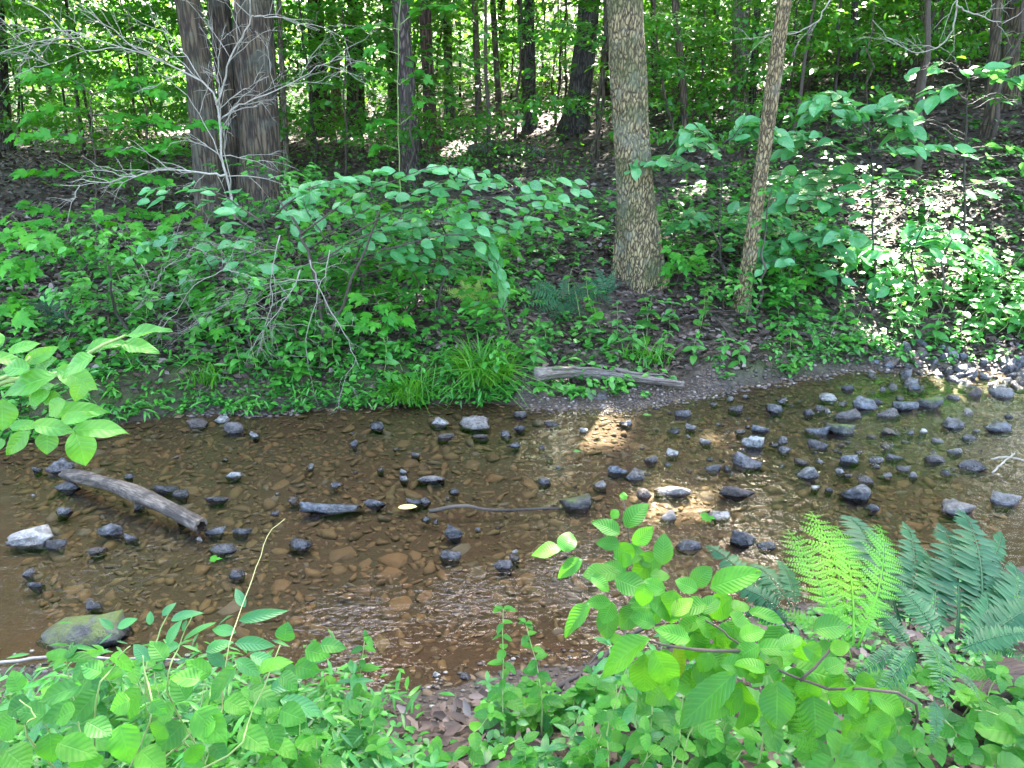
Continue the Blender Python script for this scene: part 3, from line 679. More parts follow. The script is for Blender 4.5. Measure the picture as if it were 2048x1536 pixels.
# ------------------------------------------------------------------ stones
def rock_mesh(name, w, d, h, seed, mat, sub=2, cuts=9, sink=.08):
    """an angular broken stone: the hull of a few random points, widest at z = 0, with chipped faces"""
    r = np.random.default_rng(seed); n = int(r.integers(7, 12)); p = r.uniform(-1, 1, (n, 3)); p /= (np.abs(p) ** 3.2).sum(1, keepdims=True) ** (1 / 3.2)
    th = r.uniform(0, 6.28) + np.arange(6) * 1.047; ring = np.stack([np.cos(th) * r.uniform(.75, 1, 6), np.sin(th) * r.uniform(.75, 1, 6), r.uniform(-.15, .1, 6)], -1)
    p = np.vstack([p, ring, [[0, 0, -1]]])
    bm = bmesh.new()
    for q in p: bm.verts.new(q)
    res = bmesh.ops.convex_hull(bm, input=list(bm.verts)); bmesh.ops.delete(bm, geom=[e for e in set(res['geom_interior'] + res['geom_unused']) if isinstance(e, bmesh.types.BMVert)], context='VERTS')
    if sub > 1: bmesh.ops.subdivide_edges(bm, edges=list(bm.edges), cuts=1 if sub == 2 else 2, use_grid_fill=True)
    bmesh.ops.triangulate(bm, faces=list(bm.faces)); bm.verts.index_update()
    V = np.array([v.co[:] for v in bm.verts]); F = np.array([[v.index for v in f.verts] for f in bm.faces]); bm.free()
    V = V * (1 + (.075 if sub > 1 else 0) * r.normal(0, 1, (len(V), 1)))
    V[:, :2] /= np.abs(V[:, :2]).max(0); tilt = r.normal(0, .3, 2); top = h * np.clip(1 + V[:, 0] * tilt[0] + V[:, 1] * tilt[1], .25, 1.5)
    V = np.stack([V[:, 0] * w * .5, V[:, 1] * d * .5, np.where(V[:, 2] > 0, V[:, 2] * top, V[:, 2] * sink)], -1)
    return mk(name, V, F, mat, False)
ICO = {}
for sub in (1, 2, 3):
    bm = bmesh.new(); bmesh.ops.create_icosphere(bm, subdivisions=sub, radius=1.0)
    ICO[sub] = (np.array([v.co[:] for v in bm.verts]), np.array([[v.index for v in f.verts] for f in bm.faces])); bm.free()

# stones that break the water, from their pixels: centre x, y, width, height, kind, label
ROCKS = [
 (108, 927, 56, 36, 'd', 'dark wet stone against the upper end of the hollow log'), (72, 936, 18, 12, 'd', 'tiny dark stone left of the stone at the log end'),
 (128, 970, 50, 20, 'd', 'low dark stone just below the upper end of the hollow log'), (325, 966, 50, 36, 'd', 'dark broken stone behind the middle of the hollow log'),
 (358, 985, 32, 16, 'd', 'small dark stone touching the back of the hollow log'), (255, 950, 18, 12, 'd', 'tiny stone behind the hollow log near its upper end'),
 (465, 938, 34, 30, 'w', 'pale-topped stone alone in the water above the hollow log'), (122, 1019, 36, 20, 'd', 'small blue-black stone below the hollow log, near the left edge'),
 (430, 992, 52, 20, 'd', 'flat dark stone right of the hollow log'), (390, 837, 40, 34, 'b', 'brownish grey stone on the far bank below the hanging twigs'),
 (440, 836, 30, 18, 'w', 'pale flat stone on the pebbles of the far bank'), (464, 851, 42, 30, 'd', 'dark stone at the far water edge below the pale flat stone'),
 (507, 857, 20, 34, 'g', 'upright grey stone at the tip of the hanging twigs'), (660, 1005, 120, 42, 's', 'large flat blue-grey slab in the middle of the creek'),
 (751, 1003, 46, 18, 'd', 'thin dark flake right of the large flat slab'), (55, 1068, 90, 46, 'w', 'large whitish stone near the left edge of the creek'),
 (104, 1084, 42, 26, 'd', 'dark stone leaning on the large whitish stone'), (50, 1130, 30, 44, 'd', 'knobbly dark stone below the large whitish stone'),
 (213, 1058, 62, 26, 'd', 'dark flat stone between the whitish stone and the log mouth'), (258, 1067, 26, 26, 'd', 'small peaked stone right of the dark flat stone'),
 (426, 1056, 40, 28, 's', 'blue-grey stone at the open mouth of the hollow log'), (440, 1094, 60, 28, 'd', 'two-toned stone below the mouth of the hollow log'),
 (484, 1060, 42, 15, 'd', 'thin stone ridge right of the log mouth'), (600, 1083, 50, 26, 'd', 'rough dark stone below the large flat slab'),
 (470, 1142, 32, 26, 'd', 'small wet stone near the floating green leaf'), (182, 1195, 36, 46, 'd', 'upright black stone above the mossy slab'),
 (68, 1166, 36, 14, 'd', 'thin black stone near the left edge'), (905, 1061, 42, 30, 'd', 'dark stone below the thin floating stick'),
 (900, 1106, 42, 26, 'd', 'flat stone in the ripples at the middle of the creek'), (751, 848, 30, 20, 'd', 'small white-topped dark stone near the far bank'),
 (880, 837, 42, 25, 'w', 'pale blocky stone below the small grass tuft'), (948, 842, 62, 32, 'g', 'wide grey stone in front of the far bank'),
 (1040, 826, 30, 18, 'd', 'dark stone at the left end of the gravel bar'), (1038, 851, 26, 18, 'd', 'dark stone just off the gravel bar'),
 (1012, 867, 24, 14, 'd', 'tiny stone below the wide grey stone'), (1105, 845, 32, 14, 'd', 'low dark stone off the middle of the gravel bar'),
 (1168, 858, 16, 10, 'w', 'tiny pale stone above the sunny patch of water'), (708, 886, 18, 12, 'd', 'tiny wet stone in the upper left water'),
 (890, 869, 36, 14, 'b', 'low brown stone below the pale blocky stone'), (960, 869, 34, 12, 'b', 'low brown stone below the wide grey stone'),
 (830, 904, 20, 14, 'g', 'small round grey stone left of centre'), (807, 938, 16, 16, 'g', 'upper of two small grey stones left of centre'),
 (808, 954, 17, 14, 'g', 'lower of two small grey stones left of centre'), (760, 935, 14, 12, 'd', 'tiny dark stone left of the two small grey stones'),
 (862, 949, 56, 26, 'g', 'half sunken grey stone at the middle of the creek'), (1090, 957, 26, 24, 'd', 'dark pointed stone left of the sunny water'),
 (1098, 905, 16, 24, 'b', 'narrow brown stone left of the sunny water'), (826, 996, 36, 26, 'd', 'dark round stone above the floating yellow leaf'),
 (851, 991, 20, 34, 'd', 'dark upright stone above the floating yellow leaf'), (1155, 991, 72, 50, 'm', 'blocky dark stone with moss in the centre of the creek'),
 (1200, 963, 30, 22, 'g', 'grey stone above the blocky mossy stone'), (1238, 936, 52, 20, 's', 'blue-grey wedge of stone pointing left'),
 (1270, 941, 40, 38, 'd', 'dark stone joined to the blue-grey wedge'), (1300, 916, 30, 18, 'd', 'dark stone below the sunny patch of water'),
 (1287, 979, 34, 34, 'b', 'purplish stone beside the bright rough stone'), (1345, 971, 76, 34, 'w', 'bright rough stone right of the blocky mossy stone'),
 (1345, 901, 26, 18, 'w', 'small pale stone at the right end of the sunny water'), (1200, 791, 32, 24, 'd', 'dark stone lying on the gravel bar'),
 (1383, 846, 22, 24, 'g', 'small grey stone off the right end of the gravel bar'), (1366, 822, 32, 22, 'd', 'dark stone at the right end of the gravel bar'),
 (1412, 873, 26, 26, 'w', 'white stone beside the orange sunlit silt'), (1511, 879, 46, 30, 'w', 'white stone standing above the purple-black stone'),
 (1500, 914, 58, 42, 'd', 'purple-black stone with a white crust'), (1525, 856, 38, 15, 's', 'flat pointed slate above the white stone'),
 (1567, 878, 22, 18, 'd', 'little dark stone right of the white stone'), (1615, 939, 46, 36, 'g', 'light grey egg-shaped stone in the right part of the creek'),
 (1706, 903, 40, 46, 's', 'upright slate-grey stone below the green mossy stone'), (1640, 856, 46, 26, 's', 'slate stone left of the green mossy stone'),
 (1640, 881, 36, 30, 'd', 'dark stone below the slate stone'), (1685, 849, 56, 38, 'm', 'rounded stone capped with bright green moss'),
 (1660, 792, 36, 18, 'w', 'pale flat stone near the far bank on the right'), (1620, 816, 24, 28, 'd', 'dark tilted stone left of the pale flat stone'),
 (1700, 771, 30, 18, 'd', 'small dark stone near the far bank on the right'), (1735, 806, 48, 26, 's', 'blue-grey stone right of the pale flat stone'),
 (1698, 829, 52, 16, 'd', 'long low stone above the green mossy stone'), (1780, 826, 52, 14, 'd', 'long low stone right of the green mossy stone'),
 (1815, 804, 46, 32, 's', 'blue-grey block below the pile of dark stones'), (1866, 798, 46, 36, 'm', 'grey stone with a little moss at the foot of the pile'),
 (1550, 811, 36, 28, 'd', 'dark stone off the far bank, right of the weathered log'), (1475, 813, 28, 18, 'd', 'dark stone near the end of the weathered log'),
 (1790, 859, 46, 20, 'b', 'brown flat stone right of the green mossy stone'), (1821, 863, 18, 12, 'd', 'tiny stone right of the brown flat stone'),
 (1850, 859, 15, 12, 'w', 'tiny white stone right of the brown flat stone'), (1915, 846, 48, 22, 'd', 'dark low stone in the right ripples'),
 (2003, 851, 52, 26, 's', 'slate stone by the right edge of the creek'), (1955, 858, 15, 12, 'g', 'tiny grey stone left of the slate by the right edge'),
 (2022, 826, 18, 20, 'd', 'small upright stone by the right edge'), (1952, 781, 28, 22, 'b', 'tan round stone in front of the dark pile'),
 (2010, 782, 52, 26, 's', 'grey stone in front of the dark pile at the right edge'), (1756, 916, 30, 18, 'd', 'dark stone right of the upright slate-grey stone'),
 (1793, 911, 36, 13, 'd', 'low black stone right of the upright slate-grey stone'), (1875, 911, 40, 26, 'd', 'dark stone left of the black boulder with the twig'),
 (1913, 899, 32, 16, 'g', 'grey stone above the black boulder with the twig'), (1956, 922, 56, 40, 'd', 'black boulder with a pale twig leaning on it'),
 (1828, 946, 18, 18, 'g', 'small stone above the rough purple stone'), (1720, 981, 62, 36, 'd', 'rough purple stone at the lower right of the creek'),
 (1751, 999, 30, 44, 'd', 'black spike of stone right of the rough purple stone'), (1734, 956, 34, 18, 'd', 'dark stone behind the rough purple stone'),
 (1660, 974, 16, 14, 'd', 'tiny dark stone left of the rough purple stone'), (1633, 972, 18, 10, 'w', 'tiny white chip below the egg-shaped stone'),
 (1443, 1020, 50, 36, 'w', 'white spotted stone near the beech leaves'), (1340, 1022, 36, 34, 'w', 'pinkish white stone in the orange silt'),
 (1480, 982, 74, 22, 'b', 'long olive slab just under the water'), (1925, 1001, 66, 56, 'g', 'large grey stone behind the fern leaves'),
 (2020, 991, 58, 40, 's', 'slate boulder at the right edge above the ferns'), (1487, 1071, 58, 38, 'd', 'glossy black stone left of the bright fern'),
 (1536, 1090, 38, 20, 'd', 'black chip of stone touching the bright fern'), (1380, 1088, 52, 26, 'd', 'grey-black stone behind the beech leaves'),
 (1005, 1127, 42, 20, 'd', 'dark stone under the white shell'), (1030, 1112, 24, 16, 'b', 'small tan stone beside the white shell'),
 (872, 1347, 18, 14, 'w', 'pale pebble at the near water edge'), (930, 1350, 24, 20, 'd', 'dark pebble at the near water edge'),
]
KM = {'d': 'rock_d', 's': 'rock_s', 'g': 'rock_g', 'w': 'rock_w', 'b': 'rock_b', 'm': 'rock_m'}
ROCKP = []
for i, (px, py, w, h, kd, lb) in enumerate(ROCKS):
    f = at_z(px, py + h / 2, 0); t = (f[1]) / ray(px, py)[1]; wm = w * t / FPX
    th = math.asin(CAM_H / np.linalg.norm(f - [0, 0, CAM_H])); dm = wm * .75
    hm = (h * t / FPX - dm * .85 * math.sin(th)) / math.cos(th); 
    hm = min(hm, (.26 + .2 * ((i * 37) % 10) / 10) * wm)
    if hm < .22 * wm: hm = .22 * wm; dm = max(.35 * wm, (h * t / FPX - hm * math.cos(th)) / math.sin(th))
    c = f + np.array([0, dm * .42, 0]); g = Hs(c[0], c[1]); zb = max(0.0, g)
    o = obj('creek_stone', rock_mesh('creek_stone', wm * 1.08, dm, hm * 1.05, i + 100, M[KM[kd]], 3 if w > 40 else 2, cuts=6 + (i % 5), sink=.055), M=Matrix.Translation((c[0], c[1], zb)))
    tag(o, lb, 'stone', 'stones breaking the water of the creek'); ROCKP.append((c[0], c[1], wm * .6))
r = np.random.default_rng(55); k = 0; RUB = [rock_mesh('rubble_stone', 1, .8, .34, 1200 + q, M[m_], 2, 8, .3) for q, m_ in enumerate(['rock_d', 'rock_d', 'rock_b', 'rock_s', 'rock_d', 'rock_g'])]
while k < 120:
    px = 1024 + 1000 * r.beta(3.2, 1.6) - 60 * r.random() if k < 92 else r.uniform(60, 1250); py = r.uniform(790, 960) + (0 if k < 92 else r.uniform(20, 160)); c = at_z(px, py); wm = .028 + .07 * r.random() ** 2
    if c[1] > float(Yf(c[0])) - .03 or any(math.hypot(c[0] - q[0], c[1] - q[1]) < q[2] + wm * .4 for q in ROCKP): continue
    j = int(r.integers(6)); a_ = min(range(len(ROCKS)), key=lambda q: (ROCKP[q][0] - c[0]) ** 2 + (ROCKP[q][1] - c[1]) ** 2)
    o = obj('rubble_stone', RUB[j], M=Matrix.Translation((c[0], c[1], -.006)) @ Matrix.Rotation(r.uniform(0, 6.28), 4, 'Z') @ Matrix.Diagonal((wm, wm, wm * r.uniform(.7, 1.3), 1)))
    tag(o, ' '.join(('%s rubble piece barely above the water, by the %s' % (['black', 'dark', 'brown', 'slate', 'small black', 'grey'][j], ROCKS[a_][5])).split()[:16]), 'stone', 'low rubble stones in the creek'); k += 1
# the mossy slab at the lower left
f = at_z(140, 1290); o = obj('mossy_boulder', rock_mesh('mossy_boulder', .38, .25, .06, 78, M['rock_m'], 3, 6, .12), M=Matrix.Translation((f[0] + .02, f[1] + .05, 0)) @ Matrix.Rotation(.25, 4, 'Z') @ Matrix.Rotation(-.15, 4, 'Y'))
tag(o, 'big mossy slab jutting out of the water above the broad-leaved plants', 'stone')
# the pile of dark stones on the right
r = np.random.default_rng(12)
for k in range(96):
    px = r.uniform(1735, 2120); py = 688 + 105 * r.random() ** 1.1 + max(0, (1800 - px)) * .35; p = on_ground(px, py); w = r.uniform(.05, .15); 
    mt = str(r.choice(['rock_d', 'rock_d', 'rock_d', 'rock_d', 'rock_s', 'rock_b']))
    o = obj('pile_stone', rock_mesh('pile_stone', w, w * r.uniform(.6, .95), w * r.uniform(.25, .5), 400 + k, M[mt], 2, 8, .06), M=Matrix.Translation((p[0], p[1], max(p[2], -.03) + .01)) @ Matrix.Rotation(r.uniform(0, 6), 4, 'Z'))
    tag(o, '%s %s stone %s of the bank-side stone pile, %s' % ('small' if w < .085 else ('middling' if w < .12 else 'large'), {'rock_d': 'black', 'rock_s': 'slate-blue', 'rock_g': 'grey', 'rock_b': 'brown'}[mt], 'in the top row' if py < 715 else ('in the middle' if py < 750 else 'at the water edge'), 'left end' if px < 1850 else ('centre' if px < 1960 else 'right end')), 'stone', 'pile of dark stones on the right bank')
# flat silty stones under the water
r = np.random.default_rng(14); SUBM = [rock_mesh('sunken_stone', 1, .78, .40, 900 + k, M['silt'], 2, 7, .1) for k in range(10)]; PLATE = [rock_mesh('plate', 1, .75, .3, 960 + k, M['silt'], 1, 7, .1) for k in range(14)]
PLATE = [(np.array([v.co[:] for v in m_.vertices]), np.array([list(p_.vertices) for p_ in m_.polygons])) for m_ in PLATE]
cnt = 0; sunk = []
xs = r.uniform(-3.6, 4.2, 60000); vv = r.random(60000)
ys = Yn(xs) * (1 - vv) + Yf(xs) * vv; grid = {}
for x, y in zip(xs, ys):
    if abs(x / y) > .74: continue
    s = r.choice([.035, .055, .08, .11, .15], p=[.34, .28, .22, .11, .05]) * r.uniform(.7, 1.3)
    key = (int(x / .2), int(y / .2)); bad = False
    for a in (-1, 0, 1):
        for b_ in (-1, 0, 1):
            for (qx, qy, qs) in grid.get((key[0] + a, key[1] + b_), ()):
                if (qx - x) ** 2 + (qy - y) ** 2 < (.33 * (qs + s)) ** 2: bad = True; break
            if bad: break
        if bad: break
    if bad: continue
    grid.setdefault(key, []).append((x, y, s)); sunk.append((x, y, s))
sunk.sort(key=lambda q: -q[2] / q[1])
def sunk_z(x, y, s):
    return min(Hs(x, y) - .004, -.012 - s * .22) if False else Hs(x, y) - .006
near_n = {}
for k, (x, y, s) in enumerate(sunk[:170]):
    j = min(range(len(ROCKS)), key=lambda q: (ROCKP[q][0] - x) ** 2 + (ROCKP[q][1] - y) ** 2); near_n[j] = near_n.get(j, 0) + 1
    slb = '%s sunken stone by the %s' % (['largest flat', 'second flat', 'third flat', 'fourth flat', 'fifth flat', 'lesser flat'][min(5, near_n[j] - 1)], ROCKS[j][5])
    s = min(s, .17); g = Hs(x, y); hgt = min(1.0, max(.25, (-g - .008) / (.42 * s)))
    o = obj('sunken_stone', SUBM[k % 10], M=Matrix.Translation((x, y, g - .008)) @ Matrix.Rotation(r.uniform(0, 6.28), 4, 'Z') @ Matrix.Diagonal((s, s * r.uniform(.75, 1.1), s * hgt * .9, 1)))
    tag(o, ' '.join(slb.split()[:16]), 'stone', 'flat stones on the creek bed')
rest = sunk[170:]; parts = []; rn = []
for k, (x, y, s) in enumerate(rest):
    V, F = PLATE[k % 14]; a = r.uniform(0, 6.28); g = Hs(x, y); hg = min(.9 * s, max(.02, -g * r.uniform(1.2, 2.6))); tl = r.normal(0, .12, 2)
    q = V * [s * r.uniform(.85, 1.35), s * r.uniform(.6, 1.1), hg]; q[:, 2] += q[:, 0] * tl[0] + q[:, 1] * tl[1]; c, s_ = math.cos(a), math.sin(a)
    q = q @ np.array([[c, s_, 0], [-s_, c, 0], [0, 0, 1]]); q[:, 2] = np.minimum(q[:, 2], max(.004, -g - .004)); q += [x, y, g - r.uniform(0, .5) * hg * .3]
    parts.append((q, F, None)); rn.append(np.full(len(q), r.random()))
V, F, U = join(parts); tag(obj('bed_stones', mk('bed_stones', V, F, M['silt'], False, None, {'rnd': np.concatenate(rn)})), 'small silty stones covering the creek bed', 'stones', kind='stuff')
# pebbles: gravel bar, near edge, the bank pocket below the twigs
parts, rn = [], []
def pebbles(n, fn, smin, smax):
    for k in range(n):
        x, y = fn(); s = r.uniform(smin, smax); V, F = ICO[1]; q = V * (1 + .25 * (r.random((len(V), 1)) - .5)) * [s, s * .8, s * .55]
        parts.append((q + [x, y, Hs(x, y) + s * .2], F, None)); rn.append(np.full(len(q), r.random()))
def bar():
    x = r.uniform(.05, 1.6); return x, float(Yf(x)) + r.uniform(-.12, .26)
def nearedge():
    x = r.uniform(-2.2, 1.6); return x, float(Yn(x)) - r.uniform(-.12, .32)
def pocket():
    p = at_z(r.uniform(380, 600), 826); return p[0], p[1] + r.uniform(-.06, .16)
def rightbar():
    x = r.uniform(1.4, 5); return x, float(Yf(x)) + r.uniform(-.1, .25)
pebbles(1700, bar, .004, .014); pebbles(1500, nearedge, .004, .013); pebbles(260, pocket, .008, .022); pebbles(900, rightbar, .006, .022)
V, F, U = join(parts); tag(obj('gravel', mk('gravel', V, F, M['pebble'], False, None, {'rnd': np.concatenate(rn)})), 'mixed small gravel on the bar and along the water edges', 'gravel', kind='stuff')

# ------------------------------------------------------------------ logs, sticks, floating leaves
def log(name, label, cat, pts, rad, mat, sides=16, n=26, lump=.18, ridges=.1, seed=1, loc=None):
    loc = np.array(pts[0]) if loc is None else loc; o = thing(name, label, cat, loc); return o, catmull(np.array(pts) - loc, n)
a = at_z(128, 950, .03); m1 = at_z(200, 962, .085); m2 = at_z(300, 1000, .085); e = at_z(402, 1052, .04)
o, P = log('hollow_log', 'bare grey hollow log lying in the water with its dark open end showing', 'log', [a, m1, m2, e], .05, None)
n = len(P); R = np.linspace(.031, .040, n) * (1 + .10 * np.sin(np.linspace(0, 14, n)) * np.linspace(1, .3, n)); R[:4] *= np.linspace(.85, 1, 4)
V, F, U = tube(P, R, 22, lump=.24, seed=3, ridges=.16, nr=12, cap=False); obj('outer_wood', mk('outer_wood', V, F, M['wood_grey'], True, U), o)
k0 = n - 9; V2, F2, U2 = tube(P[k0:], R[k0:] * .62, 22, lump=.12, seed=3, cap=False); F2 = [f[:, ::-1] for f in F2]
bottom = np.array([[(0) * 22 + i for i in range(22)]])
obj('dark_bore', mk('dark_bore', V2, F2 + [bottom], M['wood_brown'], True, U2), o)
vo, vi = V[-22:], V2[-22:]; jag = nrm(P[-1] - P[-2]) * (RNG.uniform(-.01, .03, (22, 1)))
rim = np.vstack([vo, vi + jag * .4]); i_ = np.arange(22); obj('broken_rim', mk('broken_rim', rim, np.stack([i_, np.roll(i_, -1), np.roll(i_, -1) + 22, i_ + 22], -1), M['wood_grey'], True), o)
pts = [on_ground(1070, 768) + [0, 0, .06], on_ground(1160, 762) + [0, 0, .07], on_ground(1262, 772) + [0, 0, .06], on_ground(1366, 782) + [0, 0, .05]]
o, P = log('weathered_log', 'splintered weathered log lying on the far bank behind the gravel bar', 'log', pts, .05, None)
n = len(P); V, F, U = tube(P, np.linspace(.046, .020, n), 18, lump=.30, seed=9, ridges=.22, nr=10); obj('log_body', mk('log_body', V, F, M['wood_pale'], True, U), o)
for q, (i0, i1, off) in enumerate([(3, 15, (.0, -.03, .04)), (11, 25, (.02, -.03, .015)), (14, 24, (0, .03, .035))]):
    pp = P[i0:i1] + np.array(off); V, F, U = tube(pp + RNG.normal(0, .004, pp.shape), np.linspace(.016, .004, len(pp)), 6, lump=.3, seed=q); obj('splinter', mk('splinter', V, F, M['wood_pale'], True, U), o)
def stick(label, pts, r0, r1, mat, name='stick', cat='stick', n=14, wob=.004, twigs=0, seed=0):
    pts = np.array(pts); loc = pts[0]; o = thing(name, label, cat, loc); P = wig(pts - loc, n, wob, seed)
    V, F, U = tube(P, np.linspace(r0, r1, n), 7, lump=.2, seed=seed); obj('shaft', mk('shaft', V, F, M[mat], True, U), o)
    r = np.random.default_rng(seed)
    for k in range(twigs):
        i = r.integers(n // 4, n - 2); d = nrm(P[i + 1] - P[i] + r.normal(0, .6, 3) * np.linalg.norm(P[i + 1] - P[i])); L = np.linalg.norm(P[-1] - P[0]) * r.uniform(.12, .3)
        V, F, U = tube(wig([P[i], P[i] + d * L * .5, P[i] + d * L + [0, 0, -.02]], 6, wob, k), np.linspace(r1 * 1.1, r1 * .4, 6), 5); obj('twig', mk('twig', V, F, M[mat], True, U), o)
    return o
stick('thin pale stick floating in the middle of the creek', [at_z(858, 1022, .01), at_z(925, 1012, .03), at_z(985, 1019, .01), at_z(1120, 1016, .004)], .012, .006, 'wood_grey')
stick('pale forked twig leaning on the black boulder at the right', [at_z(1985, 945, .02), at_z(2010, 922, .06), at_z(2030, 906, .1)], .006, .003, 'twig_dead', twigs=1)
stick('pale bent twig reaching in from the right edge of the creek', [at_z(1982, 918, .05), at_z(2020, 914, .07), at_z(2070, 925, .08)], .006, .004, 'twig_dead')
stick('dark wet branch slanting into the water behind the beech leaves', [on_ground(1095, 1400) + [0, 0, .03], at_z(1180, 1338, .05), at_z(1240, 1290, .07), at_z(1290, 1250, .06)], .013, .006, 'twig_dark', name='branch', cat='branch', twigs=3, seed=4)
stick('long thin twig lying along the near left water edge', [on_ground(-30, 1345) + [0, 0, .04], on_ground(150, 1338) + [0, 0, .05], on_ground(420, 1345) + [0, 0, .05]], .008, .004, 'twig_dead', seed=6)
stick('brown fallen trunk slanting among the shrubs left of centre', [on_ground(330, 610) + [0, 0, .04], on_ground(400, 570) + [0, 0, .12], on_ground(480, 525) + [0, 0, .2]], .045, .03, 'wood_brown', name='fallen_log', cat='log', seed=8, n=18)
stick('fallen dark log lying left of the three-stemmed tree', [on_ground(255, 438) + [0, 0, .05], on_ground(300, 425) + [0, 0, .12], on_ground(345, 414) + [0, 0, .1]], .06, .045, 'wood_brown', name='fallen_log', cat='log', seed=9)
stick('mossy log lying across the slope below the sunny clearing', [on_ground(940, 312) + [0, 0, .08], on_ground(1000, 308) + [0, 0, .1], on_ground(1080, 316) + [0, 0, .06]], .12, .09, 'bark_mossy', name='fallen_log', cat='log', seed=10)
stick('reddish brown rotten log in the lower right corner', [on_ground(1925, 1425) + [0, 0, .05], on_ground(2000, 1400) + [0, 0, .07], on_ground(2120, 1385) + [0, 0, .07]], .055, .05, 'wood_brown', name='rotten_log', cat='log', seed=11)
r = np.random.default_rng(33)
for k in range(34):
    p = on_ground(r.uniform(40, 2000), r.uniform(300, 700)); a = r.uniform(0, 6.28); L = r.uniform(.25, 1.0)
    d = np.array([math.cos(a), math.sin(a) * .6, 0]) * L; q = G(*(p + d)[:2]) + [0, 0, r.uniform(.01, .05)]; mid = G(*((p + q) / 2)[:2])
    px_, py_ = to_px(p)
    stick('%s fallen branch %s, %s' % ('long' if L > .6 else 'short', next(w for lim, w in [(250, 'by the left fern'), (450, 'by the left maple sapling'), (650, 'below the three-stemmed tree'), (850, 'under the tiered shrub'), (1050, 'near the pale fern'), (1250, 'near the dark far-bank fern'), (1450, 'right of the big pale tree'), (1650, 'by the leaning trunk'), (9999, 'on the right slope')] if px_ < lim), 'far up the floor' if py_ < 430 else ('midway' if py_ < 570 else 'near the water')), [p + [0, 0, .02], mid + [0, 0, .04], q], r.uniform(.004, .012), .003, 'twig_brown', name='fallen_branch', cat='branch', seed=60 + k, n=9)['group'] = 'fallen branches on the far bank'

def leaf_M(base, tip, up, wr=1.0, roll=0.0):
    """matrix that lays a unit leaf from base to tip, its upper face towards up"""
    d = np.asarray(tip, float) - np.asarray(base, float); L = np.linalg.norm(d); X, Y, Z = frames(d[None], np.asarray(up, float)[None]); X, Y, Z = X[0], Y[0], Z[0]
    if roll: X, Z = X * math.cos(roll) + Z * math.sin(roll), Z * math.cos(roll) - X * math.sin(roll)
    m = Matrix.Identity(4)
    for i in range(3): m[i][0] = X[i] * L * wr; m[i][1] = Y[i] * L; m[i][2] = Z[i] * L; m[i][3] = base[i]
    return m
def tm(T, mat, name='leaf'): return mk(name, T.V, T.F, mat, True, T.UV)
LF = {
 'dogwood': [tm(leaf(.58, .75, .95, ns=8, k=2, fold=.2, droop=.04 + .06 * i, wave=.02, seed=i), M['dogwood']) for i in range(4)],
 'beech': [tm(leaf(.56, .70, .85, ns=20, k=3, fold=.10 + .06 * i, droop=.05 + .13 * i, serr=.05, wave=.035, seed=i, pleat=.006), M['beech']) for i in range(5)],
 'hydrangea': [tm(leaf(.62, .55, .95, ns=18, k=3, fold=.15, droop=.10 + .12 * i, serr=.05, wave=.04, seed=i), M['hydrangea']) for i in range(4)],
 'bigleaf': [tm(leaf(.50, .80, .95, ns=12, k=3, fold=.22, droop=.06 + .13 * i, wave=.045, seed=i), M['bigleaf']) for i in range(4)],
 'lance': [tm(leaf(.32, .75, 1.0, ns=10, k=2, fold=.3, droop=.10 + .12 * i, seed=i), M['lance']) for i in range(4)],
 'maple': [tm(maple(1.0, droop=.1 + .1 * i), M['maple']) for i in range(3)],
 'herb': [tm(leaf(.60, .55, .8, ns=8, k=2, fold=.2, droop=.1 + .1 * i, serr=.08, seed=i), M['herb']) for i in range(4)],
 'round': [tm(leaf(.80, .5, .55, ns=8, k=2, fold=.15, droop=.1 + .1 * i, seed=i), M['herb']) for i in range(3)],
 'seedling': [tm(leaf(.52, .7, .9, ns=8, k=2, fold=.25, droop=.12 + .1 * i, wave=.02, seed=i), M['seedling']) for i in range(4)],
}
p = at_z(815, 1015, .006); o = obj('floating_leaf', tm(leaf(.5, .6, .7, ns=8, k=2, fold=.1, droop=.0), NB('x').m)); 
yb = NB('yellow_leaf'); o.data.materials[0] = yb.done(yb.n('ShaderNodeBsdfPrincipled', {'Base Color': (.62, .52, .16), 'Roughness': .5})); o.matrix_basis = leaf_M(p - [.05, 0, 0], p + [.05, .01, 0], (0, 0, 1)); tag(o, 'pale yellow leaf floating below the dark round stone', 'leaf')
for px, py, L, kd, lb in [(432, 1118, .055, 'maple', 'bright green leaf floating below the mouth of the hollow log'), (1420, 1035, .09, 'maple', 'green leaf lying in the water left of the white spotted stone'),
                      (1155, 903, .05, 'seedling', 'small green leaf floating left of the sunny patch'), (1295, 830, .06, 'seedling', 'pale leaf lying off the gravel bar')]:
    p = at_z(px, py, .006); tag(obj('floating_leaf', LF[kd][0], M=leaf_M(p - [L / 2, 0, 0], p + [L / 2, .01, 0], (0, -.1, 1))), lb, 'leaf')
p = at_z(1030, 1104, .05); o = obj('white_shell', rock_mesh('white_shell', .034, .014, .012, 5, M['rock_w'], 2, 4, .006), M=Matrix.Translation(p) @ Matrix.Rotation(-.4, 4, 'Y')); tag(o, 'small white elongated shell resting on a dark stone', 'shell')

